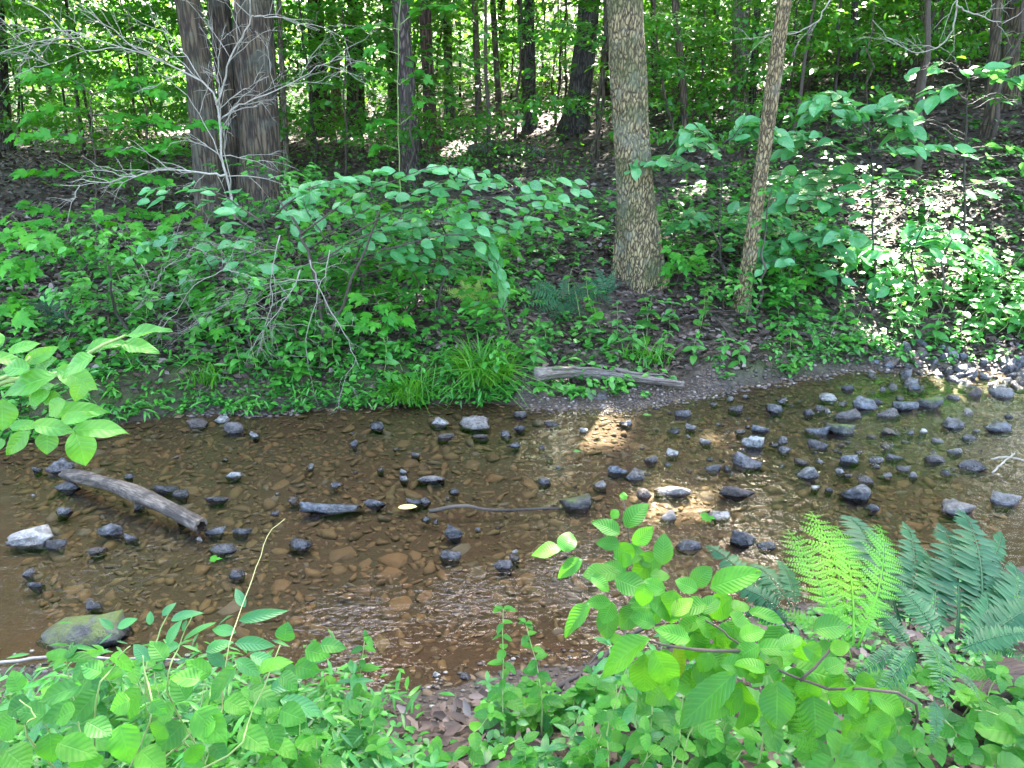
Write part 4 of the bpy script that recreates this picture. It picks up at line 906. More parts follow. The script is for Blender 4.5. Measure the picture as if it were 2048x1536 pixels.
# ------------------------------------------------------------------ leaf litter and ground cover
T_LIT = Tmpl([(0, 0, 0), (-.28, .45, .10), (0, .5, .0), (.28, .45, .12), (-.05, 1, .06), (.1, .98, .1)], [np.array([(0, 2, 1), (0, 3, 2), (1, 2, 4), (2, 3, 5), (2, 5, 4)])], [(.5, 0), (.2, .5), (.5, .5), (.8, .5), (.4, 1), (.6, 1)])
def litter(n, xs, ys, size, seed, wedge=True):
    r = np.random.default_rng(seed); x = r.uniform(*xs, n); y = r.uniform(*ys, n)
    ok = (np.abs(x / np.maximum(y, .3)) < .80) & ((y > Yf(x) + .10 + .25 * (x > .0) * (x < 1.5)) | (y < Yn(x) - .10))
    ok &= fbm(x * 1.6, y * 1.6, 14) + r.normal(0, .14, n) > .30
    x, y = x[ok], y[ok]; n = len(x); P = np.stack([x, y, H(x, y) + r.uniform(.002, .03, n)], -1)
    a = r.uniform(0, 6.28, n); Y = np.stack([np.cos(a), np.sin(a), r.normal(0, .25, n)], -1); Z = r.normal(0, .38, (n, 3)) + [0, 0, 1]
    return P, Y, Z, size * r.uniform(.55, 1.25, n)
parts, rn = [], []
for args in [(60000, (-6, 7), (4.7, 9), .065, 1), (36000, (-11, 13), (9, 16), .085, 2), (26000, (-18, 20), (16, 28), .13, 3), (9000, (-2.2, 2.4), (.9, 3.2), .055, 4)]:
    P, Y, Z, L = litter(*args); parts.append(scatter(T_LIT, P, Y, Z, L)); rn.append(rnd_attr(len(P), len(T_LIT.V)))
V, F, U = join(parts); tag(obj('leaf_litter', mk('leaf_litter', V, F, M['litter'], False, U, {'rnd': np.concatenate(rn)})), 'brown fallen leaves covering the forest floor', 'leaf litter', kind='stuff')

T_LANCE = leaf(.20, .6, .9, ns=3, k=1, fold=.3, droop=.3); T_RND = leaf(.75, .5, .6, ns=3, k=1, fold=.2, droop=.15)
def cover(n, fn, size, T, seed, per=(5, 9), hgt=(.02, .12)):
    r = np.random.default_rng(seed); P, Y, Z, L = [], [], [], []
    for k in range(n):
        x, y = fn(r); m = int(r.integers(*per)); h = r.uniform(*hgt); a = r.uniform(0, 6.28, m); s = size * r.uniform(.6, 1.3)
        z = Hs(x, y) + h * r.uniform(.35, 1, m)
        P.append(np.stack([x + r.normal(0, .4, m) * h, y + r.normal(0, .4, m) * h, z], -1)); Y.append(np.stack([np.cos(a), np.sin(a), r.uniform(-.45, .25, m)], -1))
        Z.append(r.normal(0, .2, (m, 3)) + [0, -.15, 1]); L.append(s * r.uniform(.7, 1.15, m))
    P, Y, Z, L = map(np.concatenate, (P, Y, Z, L)); return scatter(T, P, Y, Z, L) + (rnd_attr(len(P), len(T.V)),)
def far_bank(dmin, dmax, xlo=-4.5, xhi=5.5, clump=.5, sd=40):
    def fn(r):
        while True:
            x = r.uniform(xlo, xhi); d = dmin + (dmax - dmin) * r.random() ** 1.2; y = float(Yf(x)) + d
            if abs(x / y) < .75 and float(fbm(x * 1.4, y * 1.4, sd)) + r.normal(0, .08) > clump: return x, y
    return fn
def edge_left(r):
    x = r.uniform(-3.9, .0); return x, float(Yf(x)) + abs(r.normal(0, .18)) - .02
def near_bank(r):
    while True:
        x = r.uniform(-1.9, 2.2); y = float(Yn(x)) - r.uniform(.12, 1.2); q = to_px(G(x, y))
        if not (690 < q[0] < 960 and q[1] < 1500) and not (560 < q[0] < 1200 and q[1] < 1420): return x, y
def near_left(r):
    x = r.uniform(-1.5, -.42); return x, float(Yn(x)) - r.uniform(.12, .9)
packs = [cover(850, far_bank(.12, 4.2, clump=.54), .065, T_SM, 1), cover(450, far_bank(.1, 3.5, clump=.56, sd=44), .055, T_RND, 2), cover(480, far_bank(.4, 4.5, clump=.54, sd=47), .085, T_MAP, 3, (4, 7), (.08, .3)),
         cover(260, edge_left, .075, T_LANCE, 4, (6, 11), (.03, .14)), cover(200, far_bank(.05, .6, 1.4, 4.5, .45), .05, T_SM, 5),
         cover(520, near_bank, .035, T_SM, 6, (5, 9), (.03, .12)), cover(420, near_left, .065, T_LANCE, 7, (7, 12), (.06, .22)), cover(300, near_bank, .03, T_RND, 8, (5, 9), (.02, .1)),
         cover(420, edge_left, .035, T_RND, 9, (6, 12), (.02, .1))]
V, F, U = join([p[:3] for p in packs]); tag(obj('ground_cover', mk('ground_cover', V, F, M['cover'], False, U, {'rnd': np.concatenate([p[3] for p in packs])})), 'low green ground plants along both banks', 'ground cover', kind='stuff')

# ------------------------------------------------------------------ grass tussocks
def tussock(label, base, n, h, seed, droop=1.0):
    r = np.random.default_rng(seed); o = thing('grass_tussock', label, 'grass', base); parts = []; rn = []
    for k in range(n):
        a = r.uniform(0, 6.28); out = r.uniform(.25, 1.0) * droop; L = h * r.uniform(.55, 1.15); s = np.linspace(0, 1, 6); b0 = np.array([r.normal(0, .075), r.normal(0, .06), 0])
        d = np.array([math.cos(a), math.sin(a), 0]); out *= 1.6 if r.random() < .25 else 1.0
        C = b0 + np.outer(np.sin(s * 5 + k) * .012 * s, np.cross(d, [0, 0, 1.])) + np.outer(s * s * L * out * .75 + s * L * .15, d) + np.outer(L * (s - .55 * out * s ** 2.2), [0, 0, 1])
        w = .0042 * r.uniform(.7, 1.4) * (1 - s ** 3) + .0004; sd = np.cross(d, [0, 0, 1.]) + r.normal(0, .2, 3)
        V = np.concatenate([C - np.outer(w, sd), C + np.outer(w, sd)]); i = np.arange(5); F = np.stack([i, i + 1, i + 7, i + 6], -1); parts.append((V, F, None)); rn.append(np.full(12, r.random()))
    V, F, U = join(parts); obj('blades', mk('blades', V, F, M['grass'], True, U, {'rnd': np.concatenate(rn)}), o)
tussock('large arching clump of bright green grass on the far bank', on_ground(965, 762), 420, .37, 1, 1.35)
tussock('small bright grass tuft at the far water edge', on_ground(822, 800), 200, .30, 2, 1.3)
tussock('grassy tuft on the far bank just right of the weathered log top', on_ground(1290, 725), 70, .22, 3)
tussock('thin grass tuft at the left end of the far bank', on_ground(420, 770), 60, .22, 4)

# ------------------------------------------------------------------ shrubs and saplings with separate leaves
def rel(P, o): return np.asarray(P, float) - org(o)
def in_shaft(p):
    for c, r_ in zip(GAPC[:3], GAPR[:3]):
        v = np.asarray(p) - c; h_ = v @ SUN
        if h_ > .6 and np.linalg.norm(v - SUN * h_) < r_: return True
    return False
def add_leaf(o, kind, b, t, up=(0, -.2, 1), wr=1.0, roll=0.0, name='leaf'):
    if in_shaft(b) and random.random() < .9: return None
    return obj(name, random.choice(LF[kind]), o, leaf_M(np.asarray(b) - org(o), np.asarray(t) - org(o), up, wr, roll))
def twig(o, pts, r0, r1, mat, name='twig', n=10, wob=.006, sides=6, seed=0):
    P = wig(pts, n, wob, seed + int(abs(pts[0][0]) * 100)); V, F, U = tube(P - org(o), np.linspace(r0, r1, n), sides); twig.last = obj(name, mk(name, V, F, M[mat], True, U), o); return P
def spray(o, pts, kind, L, n, spread=.55, r0=.006, mat='twig_brown', two=True, droop=.14, seed=0, start=.15, tilt=.36, fan=3):
    """a branch with leaves laid flat to both sides and short side twigs"""
    r = np.random.default_rng(seed); n = int(n * 1.7); P = twig(o, pts, r0, .0015, mat, 'branch', 12, .012, seed=seed); br = twig.last
    for k in range(n):
        u = start + (1 - start) * (k + r.uniform(-.3, .3)) / max(1, n - 1); u = min(max(u, 0), 1); i = min(10, int(u * 11)); b = P[i] + (P[i + 1] - P[i]) * (u * 11 - i)
        d = nrm(P[min(11, i + 1)] - P[max(0, i - 1)]); sd = np.cross(d, [0, 0, 1.]) * (1 if k % 2 else -1)
        off = sd * r.uniform(0, 1) ** 1.5 * spread * L * 1.8; b2 = b + off + np.array([0, 0, r.normal(0, .1) * L])
        a = d * r.uniform(.2, 1.0) + sd * r.uniform(.2, 1.1) + np.array([0, 0, r.uniform(-droop * 2.2, droop * .3)])
        if k == n - 1: a = d + np.array([0, 0, -droop]); b2 = b
        if two and r.random() < .75:
            a2 = d * r.uniform(.1, .8) - sd * r.uniform(.3, 1.0) + np.array([0, 0, r.uniform(-droop * 2, droop * .3)]); LL = L * r.uniform(.55, .95)
            add_leaf(br, kind, b2, b2 + nrm(a2) * LL, r.normal(0, tilt, 3) + [0, -.4, 1])
        LL = L * r.uniform(.65, 1.12); add_leaf(br, kind, b2, b2 + nrm(a) * LL, r.normal(0, tilt, 3) + [0, -.4, 1])
        if np.linalg.norm(off) > L * .25:
            V, F, U = tube(np.array([b, (b + b2) / 2 + [0, 0, .008], b2]) - org(o), [.0022, .0018, .0012], 4); obj('twig', mk('twig', V, F, M[mat], True, U), br)

# the tiered shrub in the middle of the far bank
sh = thing('tiered_shrub', 'wide shrub with flat tiers of blue-green oval leaves in the middle of the far bank', 'shrub', on_ground(650, 700))
Y0 = org(sh)[1]; st = [org(sh), at_y(630, 560, Y0 + .05), at_y(600, 470, Y0 + .1), at_y(560, 400, Y0 + .2)]
twig(sh, st, .016, .007, 'twig_brown', 'stem', 14, .01)
twig(sh, [org(sh), at_y(690, 600, Y0), at_y(740, 480, Y0), at_y(760, 420, Y0)], .013, .006, 'twig_brown', 'stem', 14, .01, seed=3)
for k, (pts, n) in enumerate([([(600, 470), (700, 400), (800, 360), (890, 335), (985, 350)], 13), ([(700, 470), (850, 400), (1000, 365), (1150, 362)], 13), ([(690, 490), (820, 440), (960, 420), (1155, 412)], 14),
        ([(560, 420), (640, 370), (760, 345)], 9), ([(520, 440), (460, 400), (400, 375), (300, 378)], 8), ([(760, 500), (880, 470), (970, 480), (1005, 560)], 9), ([(560, 500), (460, 470), (350, 470), (290, 500)], 8),
        ([(640, 520), (740, 470), (830, 455)], 8), ([(600, 540), (520, 520), (420, 520), (370, 570)], 8), ([(650, 480), (620, 430), (600, 390)], 6), ([(700, 520), (800, 500), (900, 510)], 7), ([(870, 440), (960, 455), (1050, 440)], 6)]):
    for rep_ in range(2):
        yy = Y0 + random.uniform(-.25, .25) + rep_ * .3; jx, jy = (random.uniform(-30, 30), random.uniform(5, 45)) if rep_ else (0, 0)
        spray(sh, [at_y(x + jx, y + jy, yy + .05 * (i - 1)) for i, (x, y) in enumerate(pts)], 'dogwood', .135, n - 2 * rep_, seed=k + 1 + 40 * rep_, mat='twig_brown')

# the tiered saplings on the right slope
def tiers(label, foot, stem, Y, lst, kind='dogwood', L=.15, seed=0, name='tiered_sapling', mat='twig_dark', r0=.012, group=None):
    b = on_ground(*foot); o = thing(name, label, 'sapling', b, group); Y = b[1] if Y is None else Y
    twig(o, [b] + [at_y(x, y, Y + .0) for x, y in stem], r0, .004, mat, 'stem', 14, .012, seed=seed)
    for k, (pts, n) in enumerate(lst):
        for rep_ in range(2 if kind == 'dogwood' else 1):
            yy = Y + random.uniform(-.3, .3); jx, jy = (random.uniform(-18, 18), random.uniform(4, 26)) if rep_ else (0, 0); spray(o, [at_y(x + jx, y + jy, yy) for x, y in pts], kind, L, int(n * (1.2 - .3 * rep_)), seed=seed + k + 1 + 60 * rep_, mat=mat)
    return o
tiers('tall sapling with stacked flat tiers of blue-green leaves on the right slope', (1750, 560), [(1745, 470), (1745, 330), (1735, 240)], None,
      [([(1740, 330), (1650, 270), (1600, 268), (1570, 275)], 8), ([(1735, 260), (1700, 200), (1650, 190), (1622, 203)], 8), ([(1740, 260), (1780, 225), (1830, 260)], 7), ([(1745, 360), (1680, 345), (1560, 352)], 10), ([(1745, 360), (1810, 345), (1890, 390)], 9),
       ([(1745, 300), (1830, 290), (1930, 300)], 10), ([(1745, 420), (1640, 390), (1570, 400)], 7), ([(1745, 460), (1640, 455), (1535, 485)], 9), ([(1745, 470), (1850, 400), (1960, 385)], 9), ([(1745, 280), (1700, 240), (1770, 210)], 5)], L=.18, seed=20)
tiers('leafy sapling with wide bright tiers near the upper right edge', (1930, 500), [(1930, 350), (1935, 200), (1940, 120)], None,
      [([(1940, 150), (1890, 125), (1840, 135)], 7), ([(1940, 150), (1990, 140), (2045, 170)], 8), ([(1935, 200), (1890, 175), (1850, 190)], 7), ([(1935, 210), (1990, 190), (2060, 215)], 7), ([(1930, 270), (1860, 240), (1800, 255)], 7), ([(1930, 300), (2000, 290), (2060, 310)], 7), ([(1930, 370), (2000, 360), (2060, 350)], 6)], L=.19, seed=50)
tiers('small sapling with flat leaf tiers in front of the leaning trunk', (1450, 560), [(1440, 470), (1445, 380), (1450, 290)], None,
      [([(1445, 300), (1400, 262), (1365, 272)], 7), ([(1445, 290), (1490, 248), (1548, 275)], 9), ([(1440, 460), (1400, 430), (1362, 445)], 8), ([(1440, 450), (1490, 425), (1560, 440)], 9), ([(1440, 480), (1500, 470), (1530, 500)], 6), ([(1440, 350), (1360, 320), (1290, 318), (1256, 340)], 12)], L=.16, seed=80)
tiers('low dark-green sapling below the tall tiered one on the right', (1830, 580), [(1820, 540), (1800, 500)], None,
      [([(1800, 510), (1750, 500), (1710, 520)], 8), ([(1800, 505), (1870, 490), (1960, 500)], 10), ([(1815, 540), (1760, 540), (1730, 560)], 6), ([(1800, 500), (1830, 470), (1880, 460)], 6)], L=.17, seed=110)
tiers('seedling tree with broad tiers above the gravel bar log, right of the leaning trunk foot', (1600, 600), [(1600, 540), (1620, 480)], None, [([(1605, 520), (1560, 510), (1520, 520)], 6), ([(1610, 500), (1650, 480), (1690, 500)], 6), ([(1605, 540), (1640, 540), (1680, 550)], 5)], L=.14, seed=130)
# maple saplings on the left
def maple_sapling(label, foot, stem, Y, lst, L, seed, name='maple_sapling', r0=.010, mat='twig_brown'):
    return tiers(label, foot, stem, Y, lst, 'maple', L, seed, name, mat, r0)
maple_sapling('maple sapling with layered pointed leaves left of the three-stemmed tree', (195, 520), [(195, 400), (185, 250), (180, 180)], None,
      [([(185, 190), (120, 150), (60, 160)], 9), ([(185, 190), (250, 165), (320, 185)], 9), ([(186, 230), (120, 215), (50, 240)], 9), ([(186, 230), (260, 235), (330, 250)], 8), ([(188, 280), (110, 270), (30, 275)], 9), ([(190, 300), (260, 300), (340, 290)], 8), ([(192, 340), (120, 340), (40, 345)], 8), ([(192, 380), (260, 350), (330, 360)], 7), ([(193, 430), (120, 420), (50, 410)], 7), ([(193, 430), (260, 420), (310, 430)], 6), ([(190, 260), (330, 250), (430, 250)], 10)], .14, 150)
maple_sapling('bright maple branch reaching in from the left edge', (-60, 640), [(-60, 560), (-60, 470)], None, [([(-60, 500), (10, 470), (90, 480)], 9), ([(-60, 560), (0, 525), (60, 545)], 7), ([(-60, 610), (0, 600), (50, 620)], 7)], .15, 180)
maple_sapling('tall thin maple sapling with bright star-shaped leaves before the red-brown trunk', (800, 420), [(800, 300), (798, 150), (800, 0), (800, -60)], None,
      [([(800, 170), (760, 140), (720, 130)], 6), ([(800, 170), (830, 150), (850, 155)], 4), ([(800, 60), (740, 50), (690, 60)], 6), ([(800, 50), (840, 20), (900, 10)], 6), ([(800, 250), (770, 240), (740, 250)], 5), ([(800, 250), (830, 220), (830, 200)], 4), ([(800, 300), (770, 290), (750, 300)], 5), ([(800, 110), (760, 95), (740, 100)], 4)], .14, 200, mat='stem_green', r0=.009)
r = np.random.default_rng(71)
for k, (px, py, h, lb) in enumerate([(600, 640, .42, 'left of the hanging twigs'), (720, 640, .45, 'behind the large grass clump'), (860, 560, .42, 'above the pale fern'), (760, 700, .3, 'above the small grass tuft'), (530, 600, .4, 'below the fallen brown trunk'),
        (920, 500, .35, 'under the tiered shrub'), (1090, 520, .45, 'behind the dark fern of the far bank'), (820, 610, .38, 'left of the pale fern'), (660, 560, .4, 'inside the tiered shrub'), (1070, 470, .4, 'right below the tiered shrub'), (960, 640, .25, 'right above the large grass clump'), (450, 690, .3, 'on the bank above the brownish stone'), (380, 560, .4, 'left of the fallen brown log'), (280, 560, .4, 'below the left maple sapling'), (150, 560, .35, 'between the left fern and the maple sapling'), (60, 560, .35, 'near the left edge'), (700, 480, .4, 'in the heart of the tiered shrub'), (1000, 560, .3, 'left above the dark far-bank fern'), (580, 540, .45, 'behind the drooping twigs'), (780, 540, .4, 'under the middle tier of the shrub'), (1350, 580, .25, 'right of the big pale tree'), (1560, 590, .3, 'right of the leaning trunk foot')]):
    b = on_ground(px, py); h = h * 1.35; o = thing('maple_seedling', 'knee-high maple seedling ' + lb, 'seedling', b, 'maple seedlings on the far bank')
    P = twig(o, [b, b + [.03, 0, h * .5], b + [r.normal(0, .05), 0, h]], .004, .002, 'twig_brown', 'stem', 8, .004, 5, k)
    for q in range(30):
        i = int(r.integers(3, 8)); a = r.uniform(0, 6.28); d = np.array([math.cos(a), math.sin(a), r.uniform(-.1, .3)]); e = P[i] + d * r.uniform(.06, .2)
        V, F, U = tube(np.array([P[i], e]) - org(o), [.0015, .001], 3); obj('petiole', mk('petiole', V, F, M['stem_green'], True, U), o)
        add_leaf(o, 'maple', e, e + nrm(d + [0, -.2, -.5]) * r.uniform(.08, .13), r.normal(0, .25, 3) + [0, -.3, 1])

r = np.random.default_rng(606)
for k in range(30):
    px = (120 + 900 * (k + r.random()) / 22) if k < 22 else 1330 + 620 * (k - 22 + r.random()) / 8; py = r.uniform(560, 740) if k < 22 else r.uniform(480, 640); p = on_ground(px, py); hh = r.uniform(.45, 1.05)
    understory(p, hh, r, int(r.integers(9, 15)), r.uniform(.3, .5), 15, r.uniform(.055, .075), T_MAP if k % 3 == 1 else T_SM, '%s airy shrub of small %s leaves %s, %s' % ('tall' if hh > .75 else 'low', 'lobed' if k % 3 == 1 else 'oval', next(w for lim, w in [(200, 'near the left fern'), (300, 'right of the left fern'), (400, 'left of the hanging twigs'), (500, 'behind the hanging twigs'), (600, 'right of the hanging twigs'), (700, 'under the tiered shrub'), (800, 'below the shrub middle'), (900, 'above the small grass tuft'), (1020, 'behind the large grass clump'), (1480, 'between the pale and leaning trunks'), (1650, 'right of the leaning trunk'), (9999, 'on the right slope')] if px < lim), 'upper bank' if py < 620 else ('mid bank' if py < 690 else 'lower bank')), 'airy shrubs on the far bank', 'airy_shrub', 'shrub', 'cover')
# broad-leaved seedlings along the far bank: whorls of oval leaves
def herb(label, b, h, pairs, L, kind, seed, name='leafy_plant', cat='plant', group=None, lean=(0, 0), mat='stem_green', r0=.0028, droop=.35, tip=True, lo=.35, wr=1.0):
    r = np.random.default_rng(seed); o = thing(name, label, cat, b, group); b = np.asarray(b, float)
    top = b + np.array([lean[0], lean[1], h]); P = twig(o, [b, (b + top) / 2 + [r.normal(0, .02), r.normal(0, .02), h * .06], top], r0, r0 * .4, mat, 'stem', 10, .003, 5, seed)
    a0 = r.uniform(0, 3.14)
    for k in range(pairs):
        u = lo + (1 - lo) * k / max(1, pairs - 1); p = P[min(9, int(u * 9))]; s = L * (1.0 if u < .8 else .75) * r.uniform(.8, 1.15)
        for q in (0, 1):
            a = a0 + k * 1.57 + q * 3.14 + r.normal(0, .25); d = np.array([math.cos(a), math.sin(a), r.uniform(-droop, .35)]); d = nrm(d); bb = p + d * s * .18
            add_leaf(o, kind, p, p + d * s * 1.05, r.normal(0, .18, 3) + [0, -.15, 1], wr)
    if tip:
        for q in range(2):
            a = a0 + q * 3.14; d = nrm([math.cos(a), math.sin(a), .5]); add_leaf(o, kind, P[-1], P[-1] + d * L * .5, (0, -.1, 1), wr)
    return o
SEED = [(1180, 690, .20, 'beside the dark fern of the far bank'), (1230, 690, .30, 'tallest, right below the big pale tree'), (1265, 715, .22, 'behind the weathered log'), (1330, 720, .2, 'above the tip of the weathered log'), (1390, 725, .2, 'right of the weathered log tip'),
        (1440, 725, .2, 'over the dark mud bank'), (1480, 735, .17, 'at the water edge right of the weathered log'), (1580, 700, .22, 'with the largest pale leaves on the mossy bank'), (1620, 705, .2, 'right end of the mossy bank'), (1560, 640, .2, 'up the slope above the mossy bank'),
        (1490, 650, .25, 'at the foot of the leaning trunk'), (1780, 640, .26, 'left of the sunlit bush'), (1820, 690, .2, 'below the sunlit bush'), (1870, 695, .24, 'with cool blue-green leaves before the stone pile'), (1340, 660, .2, 'right of the big pale tree foot'), (1410, 640, .22, 'between the pale tree and the leaning trunk'),
        (560, 720, .24, 'behind the hanging twigs'), (400, 730, .22, 'on the left bank above the stiff grass'), (480, 760, .25, 'with long leaves over the left water edge'), (640, 735, .15, 'low on the left bank'), (890, 770, .15, 'between the two grass clumps'), (1070, 745, .16, 'overlapping the left end of the weathered log'),
        (270, 700, .25, 'on the left bank under the leaning fern'), (330, 600, .3, 'left of the hanging twigs'), (240, 640, .3, 'beside the left fern'), (1690, 640, .2, 'on the bare slope right of the leaning trunk'), (1960, 560, .3, 'above the sunlit bush')]
for k, (px, py, h, lb) in enumerate(SEED):
    herb('oval-leaved seedling ' + lb, on_ground(px, py), h * 1.1, 4 if h < .2 else 5, .095 if py > 640 else .085, 'seedling', 300 + k, 'seedling', 'seedling', 'oval-leaved seedlings on the far bank', lo=.3)
r = np.random.default_rng(404)
for k in range(46):
    px = r.uniform(150, 1050) if k < 32 else r.uniform(1050, 1780); py = r.uniform(560, 775) if px < 1000 else r.uniform(590, 700); p = on_ground(px, py)
    if p[1] < float(Yf(p[0])) + .1: continue
    kd = ['herb', 'seedling', 'lance', 'round', 'maple'][k % 5]; h = r.uniform(.12, .42)
    herb('%s %s plant %s, %s' % ('tall' if h > .27 else 'low', {'herb': 'toothed-leaf', 'seedling': 'oval-leaf', 'lance': 'narrow-leaf', 'round': 'round-leaf', 'maple': 'lobed-leaf'}[kd], next(w for lim, w in [(300, 'by the left fern'), (420, 'left of the hanging twigs'), (540, 'among the hanging twigs'), (660, 'right of the hanging twigs'), (800, 'under the tiered shrub'), (920, 'above the small grass tuft'), (1050, 'by the large grass clump'), (1250, 'by the dark far-bank fern'), (1450, 'right of the big pale tree'), (9999, 'right of the leaning trunk')] if px < lim),
         'up the bank' if py < 630 else ('mid bank' if py < 700 else 'by the water')), p, h, int(r.integers(3, 7)), r.uniform(.055, .10), kd, 900 + k, 'bank_plant', 'plant', 'mixed plants on the far bank', lean=(r.normal(0, .06), r.normal(0, .05)), lo=.2)
# the sunlit bush on the right
b = on_ground(1900, 650); o = thing('sunlit_bush', 'low bush bleached white by a patch of sun on the right bank', 'bush', b); r = np.random.default_rng(8)
for k in range(52):
    p = on_ground(r.uniform(1780, 2090), r.uniform(560, 690)); P = twig(o, [p, p + [r.normal(0, .05), 0, .12], p + [r.normal(0, .1), 0, r.uniform(.18, .34)]], .004, .002, 'stem_green', 'stem', 6, .003, 4, k)
    for q in range(9):
        i = int(r.integers(2, 6)); a = r.uniform(0, 6.28); d = nrm([math.cos(a), math.sin(a), r.uniform(-.3, .3)]); obj('leaf', LF['seedling'][q % 4], o, leaf_M(P[i] - org(o), P[i] + d * r.uniform(.07, .12) - org(o), r.normal(0, .16, 3) + nrm(SUN + nrm(np.array([0, 0, CAM_H]) - P[i]))))

# ------------------------------------------------------------------ dead twigs
def dead_branch(label, main, Y, r0, subs, seed, name='dead_branch', mat='twig_dead', depth=2, cat='branch', L=.35):
    pts = [at_y(x, y, Y + (i * .03)) for i, (x, y) in enumerate(main)]; o = thing(name, label, cat, pts[0]); r = np.random.default_rng(seed)
    P = twig(o, pts, r0, r0 * .25, mat, 'main_stem', 22, .012, 6, seed)
    def sub(P, i, L, rad, dep):
        d = nrm(P[min(i + 1, len(P) - 1)] - P[max(0, i - 1)]); e = nrm(d + r.normal(0, .65, 3) * [1, .6, 1]) ; n = 7
        Q = wig([P[i], P[i] + e * L * .5 + [0, 0, L * .06], P[i] + e * L], n, L * .03, int(r.integers(9999))); parts.append(tube(Q - org(o), np.linspace(rad, rad * .35, n), 4))
        if dep > 0:
            for _ in range(int(r.integers(2, 5))): sub(Q, int(r.integers(2, n)), L * r.uniform(.35, .65), rad * .6, dep - 1)
    for k in range(subs):
        parts = []; i = int(2 + (len(P) - 4) * (k + r.random() * .8) / subs); sub(P, i, L * r.uniform(.5, 1.1), r0 * .45, depth)
        V, F, U = join(parts); obj('side_twig', mk('side_twig', V, F, M[mat], True, U), o)
    return o
DY = org(sh)[1] + .35
dead_branch('long bleached dead limb arching left across the upper left corner', [(470, 440), (450, 350), (435, 290), (420, 190), (330, 130), (200, 88), (110, 80), (-20, 110)], DY, .010, 20, 1, L=.5)
dead_branch('bleached dead limb rising right across the three-stemmed tree', [(432, 210), (460, 110), (500, 40), (530, 30), (640, 60)], DY + .05, .007, 12, 2, L=.45)
dead_branch('pale dead side limb running right over the three-stemmed tree', [(440, 240), (480, 205), (560, 180), (640, 130), (700, 110)], DY + .1, .006, 10, 3, L=.35)
dead_branch('bone-white dead limb with comb-like twigs pointing left', [(450, 350), (390, 340), (290, 340), (220, 360), (120, 372)], DY - .1, .008, 14, 4, L=.3, depth=1)
dead_branch('drooping bare twigs hanging down to the water by the upright grey stone', [(560, 470), (545, 540), (540, 620), (505, 740), (508, 820), (512, 888)], DY - .75, .004, 12, 5, L=.34)
dead_branch('bare twigs hanging right of centre-left over the far water edge', [(660, 500), (640, 560), (610, 680), (625, 780), (660, 870)], DY - .75, .0037, 12, 6, L=.32)
dead_branch('thin bare twig drooping from the shrub toward the pale flat stone', [(600, 540), (570, 600), (520, 660), (470, 760), (430, 830)], DY - .8, .0045, 9, 15, L=.3)
dead_branch('long bare twig arching down right of the hanging twigs', [(620, 520), (650, 600), (690, 680), (730, 760), (742, 820)], DY - .7, .0045, 9, 16, L=.28)
dead_branch('bare twigs crossing in front of the fallen brown log', [(520, 560), (450, 540), (380, 580), (330, 650), (240, 700)], DY - .7, .0035, 10, 17, L=.35)
dead_branch('tangle of pale bare twigs under the tiered shrub', [(640, 560), (560, 560), (480, 590), (400, 640), (340, 690)], DY - .6, .0035, 14, 7, L=.4)
dead_branch('pale curved dead branch hanging into the upper right', [(1915, -40), (1912, 40), (1890, 90), (1840, 110), (1790, 85), (1745, 40)], 6.2, .007, 6, 8, L=.3, depth=1)
dead_branch('pale dead twig along the upper right edge', [(1912, 10), (1960, 30), (2010, 40), (2070, 10)], 6.2, .006, 6, 9, L=.3, depth=1)
dead_branch('thin pale dead limb crossing left of the leaning trunk', [(1660, 0), (1620, 50), (1540, 70), (1450, 85)], 7.0, .007, 6, 10, L=.25, depth=1)
dead_branch('fine brown brush of twigs left of the hanging twigs', [(250, 640), (300, 580), (340, 530), (420, 500)], DY - .4, .006, 9, 11, L=.35)

# ------------------------------------------------------------------ ferns
def fern_meshes(n, W, mat, bip, arch, seeds):
    out = []
    for s in seeds:
        V, F, U = frond(n, W, s, arch, bip); out.append(mk('frond', V, F, mat, False, U))
    return out
FR = {'c': fern_meshes(27, .17, M['cfern'], False, .22, (1, 2, 3)), 'l': fern_meshes(14, .21, M['lfern'], True, .16, (1, 2)), 'y': fern_meshes(17, .22, M['yfern'], True, .2, (4,)), 'cs': fern_meshes(17, .17, M['cfern'], False, .3, (6, 7))}
def fern(label, base, fr, kind, wr=1.0, cat='fern', name='fern'):
    o = thing(name, label, cat, base)
    for (b, t, up, w) in fr: obj('frond', random.choice(FR[kind]), o, leaf_M(np.asarray(b) - org(o), np.asarray(t) - org(o), up, w * wr))
    return o
UPC = (0, -.75, .66)      # a frond that faces the viewer
b0 = on_ground(1870, 1330)
fern('dark evergreen fern with tall upright fronds at the lower right', b0, [
    (at_t(1905, 1275, 1.62), at_t(1902, 1035, 1.82), UPC, 1.25), (at_t(1950, 1262, 1.62), at_t(1945, 1005, 1.85), UPC, 1.15), (at_t(1815, 1240, 1.66), at_t(1826, 1032, 1.85), UPC, .9), (at_t(1800, 1250, 1.70), at_t(1700, 1005, 2.05), UPC, 1.1),
    (at_t(1935, 1180, 1.75), at_t(2020, 1060, 1.85), UPC, 1.0), (at_t(1800, 1270, 1.66), at_t(1745, 1075, 1.9), UPC, .95), (at_t(1850, 1280, 1.6), at_t(1870, 1090, 1.8), UPC, 1.1), (at_t(1960, 1290, 1.6), at_t(1990, 1080, 1.85), UPC, 1.1), (at_t(1880, 1290, 1.58), at_t(1780, 1150, 1.7), UPC, 1.2), (at_t(1990, 1290, 1.58), at_t(2050, 1120, 1.75), UPC, 1.2), (at_t(1820, 1300, 1.55), at_t(1740, 1200, 1.65), UPC, 1.1), (at_t(1920, 1310, 1.55), at_t(1990, 1180, 1.65), UPC, 1.2)], 'c', 1.1)
b0 = on_ground(1900, 1420)
